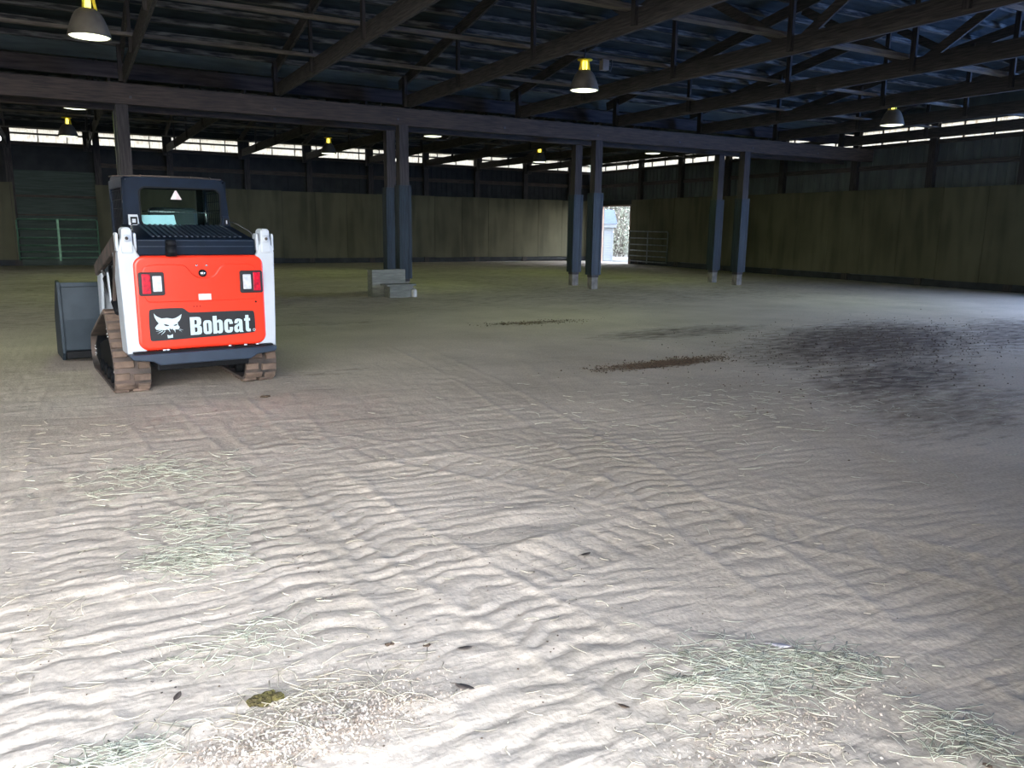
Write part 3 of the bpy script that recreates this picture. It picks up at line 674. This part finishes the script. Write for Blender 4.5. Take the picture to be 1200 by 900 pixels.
# cab
cabp = [(.80, 1.39), (.80, 1.775), (.83, 1.812), (1.5, 1.835), (1.60, 1.80), (1.62, 1.6), (1.66, 1.2), (1.66, .9), (.84, .9)]
cab = thing('cab', None, None); cab.parent = P_
del cab['label']; del cab['category']
# rear frame with window opening
ro = [(-.445, 1.39), (-.435, 1.60), (-.42, 1.755), (-.395, 1.795), (-.35, 1.812), (.35, 1.812), (.395, 1.795), (.42, 1.755), (.44, 1.60), (.455, 1.39)]
wi = rrect(-.30, 1.392, .375, 1.725, .055, 5)
flat('rear_frame', [ro, wi], 'navy', cab, .815, .03)
flat('window_seal', [rrect(-.308, 1.385, .383, 1.733, .06, 5), rrect(-.295, 1.397, .370, 1.720, .052, 5)], 'black', cab, .797, .006)
g = flat('rear_window', [rrect(-.30, 1.392, .375, 1.725, .055, 5)], 'glass', cab, .818, .006)
b = MB()
b.prism([(.80, 1.79), (.82, 1.815), (1.5, 1.845), (1.60, 1.825), (1.60, 1.79)], -.42, .42, 'u'); rf = b.build('cab_roof', 'navy', cab, bevel=.012)
b = MB()
b.tube([(-.43, .83, 1.815), (-.20, .80, 1.822), (.20, .80, 1.822), (.40, .815, 1.815)], .006, 6); b.tube([(-.43, .83, 1.815), (-.44, 1.2, 1.83), (-.43, 1.55, 1.84)], .006, 6)
for u in (-.28, -.05, .13, .30): b.cyl((u, .79, 1.822), (u, .81, 1.822), .009, 8)
b.build('roof_rim', 'side_dirt', rf)
for s in (-1, 1):
    b = MB()
    for q in ([(.80, 1.1), (.80, 1.80), (.87, 1.80), (.90, 1.1)], [(1.50, 1.1), (1.52, 1.80), (1.59, 1.80), (1.60, 1.1)], [(.8, 1.72), (.8, 1.80), (1.59, 1.80), (1.59, 1.72)], [(.8, 1.1), (.8, 1.36), (1.6, 1.30), (1.6, 1.1)]):
        b.prism(q, s * .405, s * .435, 'u')
    sf = b.build('side_frame', 'navy', cab, bevel=.006)
    b = MB()
    for k in range(9): b.box(s * .42 - .003, s * .42 + .003, .88 + k * .075, .89 + k * .075, 1.34, 1.74)
    for k in range(5): b.box(s * .42 - .003, s * .42 + .003, .86, 1.53, 1.38 + k * .08, 1.386 + k * .08)
    b.build('side_screen', 'black', sf)
MB().box(-.40, .40, .86, 1.62, .9, 1.2).build('cab_floor', 'black', cab)
b = MB(); b.box(-.40, .40, 1.56, 1.60, 1.2, 1.36); b.box(-.40, -.34, 1.56, 1.60, 1.36, 1.80); b.box(.34, .40, 1.56, 1.60, 1.36, 1.80); b.box(-.34, .34, 1.56, 1.60, 1.74, 1.80); b.build('front_frame', 'black', cab)
b = MB(); b.box(-.2, .22, .98, 1.10, 1.2, 1.56); b.box(-.2, .22, 1.1, 1.42, 1.2, 1.28); st = b.build('seat', 'seat', cab, bevel=.04)
MB().prism([(-.285, 1.394), (-.29, 1.487), (-.015, 1.492), (.003, 1.394)], .858, .868).build('reflection_panel', 'window_reflection', cab, bevel=.003, label='pale blue panel standing for daylight reflected in the rear window')  # panel added in place of the doorway's reflection in the glass
MB().cyl((-.31, .85, 1.52), (.375, .85, 1.516), .004, 6).build('window_bar', 'chrome', cab)
MB().cyl((.262, .845, 1.42), (.255, .845, 1.56), .006, 6).build('window_bar', 'chrome', cab)
flat('warning_sticker', [[(-.045, 1.627), (.050, 1.627), (.008, 1.705), (-.003, 1.705)]], 'sticker', cab, .812, .003, 'white triangular warning sticker')
for x0, x1 in ((-.405, -.318), (.385, .452)):
    wl = MB().prism([(x0, 1.392), (x1, 1.392), (x1 - .012, 1.49), (x0 + .002, 1.49)], .765, .80).build('work_lamp', 'white_paint' if x0 < 0 else 'navy', cab, bevel=.004)
    MB().box(x0 + .014, x1 - .018, .757, .766, 1.405, 1.47).build('lamp_bezel', 'black', wl); MB().box(x0 + .026, x1 - .032, .752, .758, 1.42, 1.452).build('lamp_glass', 'white_lens', wl)
# lift arms
for s in (-1, 1):
    b = MB(); b.bar((s * .60, .10, 1.27), (s * .56, 1.86, .965), .05, .12)
    ar = part('lift_arm', b, 'side_dirt', bevel=.012)
    MB().prism([(1.80, 1.01), (1.95, 1.0), (2.02, .93), (2.10, .35), (1.98, .28), (1.86, .55), (1.84, .86)], s * .42, s * .55, 'u').build('elbow_plate', 'white_paint', ar, bevel=.01)
    MB().prism([(1.62, 1.02), (1.80, 1.02), (1.84, .50), (1.80, .48)], s * .535, s * .56, 'u').build('link_plate', 'white_paint', ar, bevel=.004)
    cy_ = part('lift_cylinder', MB().cyl((s * .60, .30, .70), (s * .575, 1.1, .92), .032, 14), 'black')
    MB().cyl((s * .575, 1.1, .92), (s * .565, 1.6, 1.03), .016, 12).build('cylinder_rod', 'chrome', cy_)
    lk = part('rear_link', MB().bar((s * .61, .12, 1.22), (s * .60, .55, .72), .025, .06), 'side_dirt', bevel=.006)
    MB().bar((s * .622, .55, .76), (s * .622, .62, 1.0), .012, .06).build('bracket', 'white_paint', lk, bevel=.003)
    for k in range(3): part('hydraulic_hose', MB().tube([(s * (.48 + k * .02), .7, 1.1), (s * (.50 + k * .02), 1.1, .98 + k * .03), (s * .50, 1.5, .82 + k * .04), (s * .46, 1.9, .72)], .011, 8), 'black')
# bucket
b = MB()
prof = [(2.22, .82), (2.20, .45), (2.22, .14), (2.30, .05), (2.95, .02), (2.95, .035), (2.32, .075), (2.245, .16), (2.225, .45), (2.245, .815)]
b.prism(prof, -.89, .89, 'u'); bk = part('bucket', b, 'bucket', bevel=.004, label='dark steel dirt bucket')
for u in (-.90, .87): MB().prism([(2.19, .83), (2.18, .45), (2.20, .11), (2.28, .03), (2.95, .01), (2.85, .45), (2.35, .84)], u, u + .03, 'u').build('bucket_side', 'bucket', bk, bevel=.005)
MB().box(-.87, .87, 2.17, 2.2, .78, .825).build('top_lip', 'bucket', bk, bevel=.006); MB().box(-.87, .87, 2.165, 2.21, .055, .13).build('heel_bar', 'black', bk, bevel=.01)
MB().box(-.45, .45, 2.05, 2.195, .18, .62).build('quick_coupler', 'black', bk, bevel=.01)
# tracks
def hull(p):
    p = sorted(set(p)); cr = lambda o, a, c: (a[0] - o[0]) * (c[1] - o[1]) - (a[1] - o[1]) * (c[0] - o[0])
    def half(q):
        h = []
        for x in q:
            while len(h) > 1 and cr(h[-2], h[-1], x) <= 0: h.pop()
            h.append(x)
        return h
    a, c = half(p), half(p[::-1]); return a[:-1] + c[:-1]
def circ(cx, cz, r, n=48): return [(round(cx + r * math.cos(2 * PI * k / n), 5), round(cz + r * math.sin(2 * PI * k / n), 5)) for k in range(n)]
def beltpath(off): return hull(circ(.455, .19, .165 + off) + circ(.72, .49, .165 + off) + circ(1.72, .19, .165 + off))
def resample(p, n):
    L = [0]; q = p + [p[0]]
    for i in range(len(p)): L.append(L[-1] + math.dist(q[i], q[i + 1]))
    o = []; j = 0
    for k in range(n):
        s = L[-1] * k / n
        while L[j + 1] < s: j += 1
        f = (s - L[j]) / (L[j + 1] - L[j]); o.append((q[j][0] + (q[j + 1][0] - q[j][0]) * f, q[j][1] + (q[j + 1][1] - q[j][1]) * f))
    return o
for s in (-1, 1):
    u0, u1 = (s * .673, s * .393) if s > 0 else (-.673, -.393); u0, u1 = min(u0, u1), max(u0, u1)
    n = 150; A = resample(beltpath(-.012), n); Bp = resample(beltpath(.010), n)
    # inner & outer paths matched by index
    vs = []; fs = []
    for i in range(n):
        a, c = A[i], Bp[i]; vs += [(u0, a[0], a[1]), (u1, a[0], a[1]), (u1, c[0], c[1]), (u0, c[0], c[1])]
    for i in range(n):
        j = (i + 1) % n
        for k in range(4): fs.append((i * 4 + k, i * 4 + (k + 1) % 4, j * 4 + (k + 1) % 4, j * 4 + k))
    tr = part('rubber_track', MB().add(vs, fs), 'side_dirt', label='mud-coated rubber track')
    b = MB(); Bq = resample(beltpath(.010), 200); nl = 40
    for k in range(nl):
        i = int(k * 200 / nl); p = Vector((0, *Bq[i])); q = Vector((0, *Bq[(i + 3) % 200])); d = (q - p).normalized(); nrm = Vector((0, d.z, -d.y))
        um = u0 + (u1 - u0) * (.60 if k % 2 else .46)
        for ua, ub, sh in ((u0 + .002, um - .012, 0), (um + .012, u1 - .002, .4)):
            pp = p + d * (.034 * sh); c0 = [pp, pp + d * .057]
            v8 = []
            for ci, qq in enumerate(c0):
                v8 += [Vector((ua, 0, 0)) + qq, Vector((ub, 0, 0)) + qq, Vector((ub - .006, 0, 0)) + qq + nrm * .022, Vector((ua + .006, 0, 0)) + qq + nrm * .022]
            b.add(v8, [(0, 1, 2, 3), (7, 6, 5, 4), (0, 4, 5, 1), (1, 5, 6, 2), (2, 6, 7, 3), (3, 7, 4, 0)])
    b.build('tread_lugs', 'rubber_dirt', tr, bevel=.004)
    um = (u0 + u1) / 2
    part('track_frame', MB().prism([(.55, .12), (1.65, .12), (1.72, .25), (1.2, .36), (.80, .42), (.60, .30)], um - .09, um + .11, 'u'), 'black', bevel=.01)
    for cy2, cz2, r, nm in ((.455, .19, .145, 'rear_idler'), (1.72, .19, .145, 'front_idler'), (.72, .49, .14, 'drive_sprocket')):
        w = part(nm, MB().lathe([(0, -.11), (r * .5, -.11), (r, -.09), (r, .09), (r * .5, .11), (0, .11)], (0, 0, 0), 24), 'black'); w.rotation_euler = (0, PI / 2, 0); w.location = (um, cy2, cz2)
        b = MB()
        for a in range(6): b.cyl((-s * 0 + .045 * math.cos(a * PI / 3), .045 * math.sin(a * PI / 3), s * .11), (.045 * math.cos(a * PI / 3), .045 * math.sin(a * PI / 3), s * .122), .010, 8)
        b.build('bolt_ring', 'chrome', w)
    for y in (.70, .93, 1.16, 1.39): w = part('track_roller', MB().cyl((um - .12, y, .095), (um + .12, y, .095), .055, 16), 'black')

# ------------------------------------------------------------------ outside, through the doorway
t = thing('garden_shed', 'white clapboard shed with blue-grey roof outside the far doorway', 'shed', (22.05, 31.55, -.1), -.60)
b = MB(); b.box(-1.2, .55, 0, 2.0, 0, 1.62)
for k in range(13): b.add([(-.10, -.03, .08 + k * .115), (.55, -.03, .08 + k * .115), (.55, -.008, .08 + k * .115 + .1), (-.10, -.008, .08 + k * .115 + .1), (-.1, 0, .08 + k * .115), (.55, 0, .08 + k * .115)], [(0, 1, 2, 3), (0, 4, 5, 1)])
b.build('wall', 'shed_white', t)
MB().box(.49, .57, -.045, .0, 0, 1.6).build('corner_board', 'shed_white', t)
MB().box(-1.3, .70, -.14, -.02, 1.6, 1.78).build('fascia', 'shed_white', t)
b = MB(); b.add([(-1.35, -.18, 1.77), (.74, -.18, 1.77), (.58, .9, 2.45), (-1.35, .9, 2.45), (.74, 2.2, 1.77), (-1.35, 2.2, 1.77)], [(0, 1, 2, 3), (3, 2, 4, 5), (1, 4, 2), (0, 3, 5), (0, 5, 4, 1)]); b.build('roof', 'shed_roof', t)
dr = MB().box(-.95, -.14, -.05, -.01, .06, 1.52).build('door', 'shed_white', t)
b = MB()
for z in (.22, .8, 1.38): b.prism([(-.14, z - .02), (-.14, z + .02), (-.28, z + .006), (-.28, z - .006)], -.058, -.05)
b.build('hinge', 'black_metal', dr)
def bush(x, y, w, h, lab, seed, name='bare_bush', ls=(.03, .075), nl=9000):
    rnd = random.Random(seed)
    t = thing(name, lab, 'bush', (x, y, -.1))
    b = MB()
    for k in range(26):
        a = rnd.uniform(0, 2 * PI); r = rnd.uniform(0, w * .25); p = Vector((math.cos(a) * r, math.sin(a) * r, 0)); q = p + Vector((rnd.gauss(0, w * .3), rnd.gauss(0, w * .3), h * rnd.uniform(.7, 1)))
        m = (p + q) / 2 + Vector((rnd.gauss(0, .1), rnd.gauss(0, .1), 0)); b.tube([p, m, q], [.03, .018, .006], 5)
        for j in range(5):
            f = rnd.uniform(.4, .95); s0 = p.lerp(q, f); b.tube([s0, s0 + Vector((rnd.gauss(0, .35), rnd.gauss(0, .35), rnd.uniform(.1, .5)))], [.01, .003], 4)
    b.build('stems', 'bark', t)
    b = MB()
    for k in range(nl):
        a = rnd.uniform(0, 2 * PI); r = w * .6 * math.sqrt(rnd.random()); z = rnd.uniform(.02, 1) * h; c = Vector((r * math.cos(a), r * math.sin(a), z)); d = Vector((rnd.gauss(0, 1), rnd.gauss(0, 1), rnd.gauss(0, 1))).normalized(); e = d.orthogonal().normalized(); s = rnd.uniform(*ls)
        b.add([c - d * s, c + e * s * .5, c + d * s, c - e * s * .5], [(0, 1, 2, 3)])
    b.build('leaves', 'bush', t, fix=False)
bush(26.0, 32.9, 2.2, 5.0, 'pale leafy bush right of the shed outside the doorway', 1)
bush(27.2, 37.2, 3.6, 6.5, 'pale tangled bush behind the shed roof outside the doorway', 2)
bush(31.5, 43.0, 7.5, 8.5, 'grey-green woodland edge far beyond the shed, seen through the doorway', 4, ls=(.12, .3), nl=11000, name='woodland_thicket')
bush(24.6, 29.4, 1.8, 3.6, 'pale bush at the right edge of the view through the doorway', 3)

# ------------------------------------------------------------------ litter on the floor
def straws(name, cx, cy_, sx, sy_, n, m, lab, seed, L=(.03, .13), ang=0, w=(.0009, .0021), lift=.012):
    n = int(n * .8)
    rnd = random.Random(seed); P = []
    for k in range(n):
        u, v = rnd.gauss(0, .5), rnd.gauss(0, .5); c, s = math.cos(ang), math.sin(ang)
        P.append((cx + u * sx * c - v * sy_ * s, cy_ + u * sx * s + v * sy_ * c))
    P = [p for p in P if p[1] > .5]
    A = np.array(P); Zs = floor_height(A[:, 0][None], A[:, 1][None])[0]
    b = MB()
    for (x, y), z in zip(P, Zs):
        l = rnd.uniform(*L) * (1 if rnd.random() < .85 else 1.5); a = rnd.uniform(0, PI) if rnd.random() < .55 else rnd.gauss(-.4, .45); d = Vector((math.cos(a), math.sin(a), rnd.gauss(0, .10))); bend = rnd.gauss(0, .16) * l
        n_ = Vector((-d.y, d.x, 0)); c = Vector((x, y, z + rnd.uniform(.002, lift)))
        b.tube([c - d * l / 2, c - d * l / 6 + n_ * bend * .8, c + d * l / 6 + n_ * bend, c + d * l / 2], rnd.uniform(*w), 3)
    o = b.build(name, m, fix=False); tag(o, lab, 'hay', kind='stuff'); return o
straws('hay_wisps', 1.80, 1.68, .34, .20, 620, 'hay', 'largest pale green hay patch, lower right foreground', 11, ang=-.35)
straws('hay_wisps', 2.10, 1.58, .2, .12, 160, 'hay', 'thin hay wisps right of the largest hay patch', 12, ang=-.4)
straws('hay_wisps', 2.12, 1.14, .16, .14, 200, 'hay', 'pale hay scattered in the bottom right corner', 13, ang=-.3)
straws('hay_wisps', .34, 3.42, .22, .26, 330, 'hay', 'dense pale green hay clump left of centre foreground', 14)
straws('hay_wisps', .42, 3.9, .25, .3, 160, 'hay', 'hay wisps just beyond the dense left clump', 15)
straws('hay_wisps', .30, 4.75, .55, .38, 330, 'hay', 'hay wisps scattered between the dense clump and the loader', 16)
straws('hay_wisps', -.02, 2.16, .16, .08, 170, 'hay', 'hay tuft at the bottom left corner', 17)
straws('hay_wisps', .38, 2.62, .30, .16, 150, 'hay', 'thin hay above the wood shavings, lower left', 18)
straws('hay_wisps', .50, 2.12, .35, .22, 200, 'straw', 'straw stalks lying on the wood shavings', 19, L=(.05, .18))
straws('hay_wisps', -.15, 5.6, .8, .8, 90, 'straw', 'sparse straw on the sand left of the track marks', 20)
straws('hay_wisps', 1.2, 2.9, 2.4, 1.8, 420, 'straw', 'sparse straw strewn over the middle foreground', 21, L=(.015, .07))
straws('hay_wisps', 5.5, 4.4, 3.0, 1.6, 520, 'hay', 'straw strewn over the dark soil patch at the right', 22, L=(.04, .14), w=(.001, .002))
straws('hay_wisps', 1.6, 1.45, .5, .25, 260, 'straw', 'short chaff on the sand at the bottom centre right', 23, L=(.012, .06))
straws('hay_wisps', -.22, 3.0, .2, .3, 50, 'straw', 'few straws at the left edge of the foreground', 24)
def shavings(cx, cy_, sx, sy_, n, lab, seed):
    rnd = random.Random(seed); P = [(cx + rnd.gauss(0, .45) * sx, cy_ + rnd.gauss(0, .45) * sy_) for k in range(n)]
    P = [p for p in P if p[1] > .5]
    A = np.array(P); Zs = floor_height(A[:, 0][None], A[:, 1][None])[0]; b = MB()
    for (x, y), z in zip(P, Zs):
        c = Vector((x, y, z + rnd.uniform(.001, .008))); d = Vector((rnd.gauss(0, 1), rnd.gauss(0, 1), rnd.gauss(0, .35))).normalized(); e = Vector((-d.y, d.x, rnd.gauss(0, .4))).normalized(); s = rnd.uniform(.002, .0062); u = d.cross(e) * s * .5
        b.add([c - d * s, c + e * s * .6, c + d * s + u, c - e * s * .6 + u], [(0, 1, 2, 3)])
    o = b.build('wood_shavings', 'shaving', fix=False); tag(o, lab, 'wood shavings', kind='stuff')
shavings(.45, 2.02, .36, .13, 6500, 'pale wood shavings spread at the bottom left edge', 31)
shavings(.62, 2.12, .3, .2, 1500, 'loose shavings around the green manure clump', 32)
shavings(1.65, 1.42, .5, .16, 1700, 'loose pale shavings at the bottom centre right', 33)
def crumbs(cx, cy_, sx, sy_, n, lab, seed, m='dung', s=(.004, .014), ang=0, name='soil_crumbs', cat='soil'):
    rnd = random.Random(seed); c_, s_ = math.cos(ang), math.sin(ang); P = []
    for k in range(n):
        u, v = rnd.gauss(0, .45) * sx, rnd.gauss(0, .45) * sy_; P.append((cx + u * c_ - v * s_, cy_ + u * s_ + v * c_))
    P = [p for p in P if p[1] > .5]
    A = np.array(P); Zs = floor_height(A[:, 0][None], A[:, 1][None])[0]; b = MB()
    for (x, y), z in zip(P, Zs):
        r = rnd.uniform(*s); q = [Vector((rnd.uniform(.7, 1.2) * dx, rnd.uniform(.7, 1.2) * dy, rnd.uniform(.5, .9) * dz)) * r + Vector((x, y, z + r * .3)) for dx, dy, dz in ((1, 0, 0), (0, 1, 0), (-1, 0, 0), (0, -1, 0), (0, 0, 1), (0, 0, -1))]
        b.add(q, [(0, 1, 4), (1, 2, 4), (2, 3, 4), (3, 0, 4), (1, 0, 5), (2, 1, 5), (3, 2, 5), (0, 3, 5)])
    o = b.build(name, m, fix=False); tag(o, lab, cat, kind='stuff')
crumbs(5.5, 6.62, 1.0, .22, 1500, 'dark brown crumbled muck strip right of centre', 41, s=(.005, .014), ang=.03)
crumbs(9.0, 6.6, 4.0, 1.8, 1500, 'dark soil crumbs over the dark moist patch at the right', 42, s=(.004, .014), ang=.35)
crumbs(6.1, 10.4, 1.0, .3, 500, 'dark muck crumbs in front of the mounting block', 43, s=(.005, .013))
crumbs(1.2, 2.8, 2.2, 2.0, 500, 'tiny dark specks scattered over the foreground sand', 44, s=(.002, .005))
# single clumps, leaves
def clump(x, y, r, m, lab, seed, name='manure_clump', flatz=.5, cat='manure', n=9):
    rnd = random.Random(seed); t = MB()
    import bmesh
    bm = bmesh.new()
    for k in range(n):
        a = rnd.uniform(0, 2 * PI); d = r * rnd.uniform(0, .8) if k else 0
        mt = Matrix.Translation((d * math.cos(a) * 1.2, d * math.sin(a) * .8, r * .25)) @ Matrix.Diagonal((rnd.uniform(.7, 1.2), rnd.uniform(.6, 1), flatz, 1))
        bmesh.ops.create_icosphere(bm, subdivisions=2, radius=r * .42, matrix=mt)
    for v in bm.verts: v.co += Vector((rnd.gauss(0, 1), rnd.gauss(0, 1), rnd.gauss(0, 1))) * r * .045
    me = bpy.data.meshes.new(name); bm.to_mesh(me); bm.free(); me.materials.append(M[m])
    o = bpy.data.objects.new(name, me); col.objects.link(o); o.location = (x, y, fz(x, y)); tag(o, lab, cat); return o
clump(.385, 2.22, .05, 'manure', 'olive green manure clump at the edge of the wood shavings', 1, n=12)
clump(.83, 2.37, .017, 'dung', 'small brown dung ball, left one of the two in the foreground middle', 2)
clump(.95, 2.31, .014, 'dung', 'small brown dung crumb right of the brown dung ball', 3)
clump(1.28, 6.68, .05, 'dung', 'flat dung spot on the sand behind the right track', 4, flatz=.2)
clump(1.60, 1.75, .012, 'dung', 'tiny brown dung crumb left of the largest hay patch', 5)
clump(2.06, 1.04, .014, 'dung', 'round brown dung crumb at the bottom right corner', 6)
for i, (x, y) in enumerate(((.11, 2.67), (.135, 2.55), (.10, 2.5), (.15, 2.48), (.12, 2.43), (.16, 2.44))):
    o = clump(x, y, .007, 'leaf', '', 20 + i, name='dropping', n=3, cat='dropping'); o['label'] = 'tiny dark droppings dotted in a trail at the lower left'; o['group'] = 'droppings at the lower left'
def leaf(x, y, l, rz, m, lab, name='dry_leaf', cat='leaf'):
    b = MB(); n = 8; vs = []; fs = []
    for k in range(n + 1):
        f = k / n; w = math.sin(PI * min(1, f * 1.02)) ** .8 * l * .2; z = .25 * l * (f - .5) ** 2 + .004
        vs += [(l * (f - .5), -w, z + .08 * w), (l * (f - .5), 0, z + .1 * w), (l * (f - .5), w, z + .08 * w)]
    for k in range(n): fs += [(k * 3, k * 3 + 1, k * 3 + 4, k * 3 + 3), (k * 3 + 1, k * 3 + 2, k * 3 + 5, k * 3 + 4)]
    b.add(vs, fs, True); b.tube([(-l * .5, 0, .25 * l * .25 + .004), (-l * .75, 0, .006)], l * .02, 5)
    o = b.build(name, m); s = o.modifiers.new('s', 'SOLIDIFY'); s.thickness = .001
    o.location = (x, y, fz(x, y) + .006); o.rotation_euler = (0, 0, rz); tag(o, lab, cat)
leaf(1.05, 2.22, .055, 2.9, 'leaf', 'dark curled leaf in the foreground, upper one of two near the middle')
leaf(.95, 2.01, .07, -.9, 'leaf', 'dark pointed leaf in the foreground, lower one of two near the middle')
leaf(1.87, 2.71, .06, .1, 'leaf', 'dark leaf lying on the sand just right of centre')
leaf(2.03, 1.74, .07, -.7, 'feather', 'pale grey feather lying on the largest hay patch', 'feather', 'feather')
leaf(.16, 2.37, .05, 1.1, 'leaf', 'dark thin leaf among the sand ridges at the lower left')
leaf(1.33, 1.70, .04, -1.0, 'dung', 'brown leaf scrap at the bottom centre right')

# ------------------------------------------------------------------ light
w = bpy.data.worlds.new('sky'); scene.world = w; w.use_nodes = True
bg = w.node_tree.nodes['Background']; bg.inputs[1].default_value = 11.5
tc = w.node_tree.nodes.new('ShaderNodeTexCoord'); sx = w.node_tree.nodes.new('ShaderNodeSeparateXYZ'); cr = w.node_tree.nodes.new('ShaderNodeValToRGB')
w.node_tree.links.new(tc.outputs['Generated'], sx.inputs[0]); w.node_tree.links.new(sx.outputs['Z'], cr.inputs[0]); w.node_tree.links.new(cr.outputs[0], bg.inputs[0])
e = cr.color_ramp.elements; e[0].position = 0; e[0].color = (1, .975, .95, 1); e[1].position = .6; e[1].color = (.42, .50, .66, 1)
# added blue light in the unseen side opening, tints the right side
ld = bpy.data.lights.new('added_blue_light', 'AREA'); ld.shape = 'RECTANGLE'; ld.size = SY1 - SY0; ld.size_y = 3.4; ld.energy = 850; ld.color = (.10, .34, 1)
lo = bpy.data.objects.new('added_blue_light', ld); col.objects.link(lo); lo.location = (XC + .1, (SY0 + SY1) / 2, 1.8); lo.rotation_euler = (PI / 2 , 0, PI / 2)
vs_ = scene.view_settings; vs_.view_transform = 'Standard'; vs_.look = 'None'; vs_.exposure = .85; vs_.gamma = 1
try: vs_.use_curve_mapping = False
except Exception: pass
scene.cycles.use_denoising = True
scene.cycles.max_bounces = 8; scene.cycles.diffuse_bounces = 4
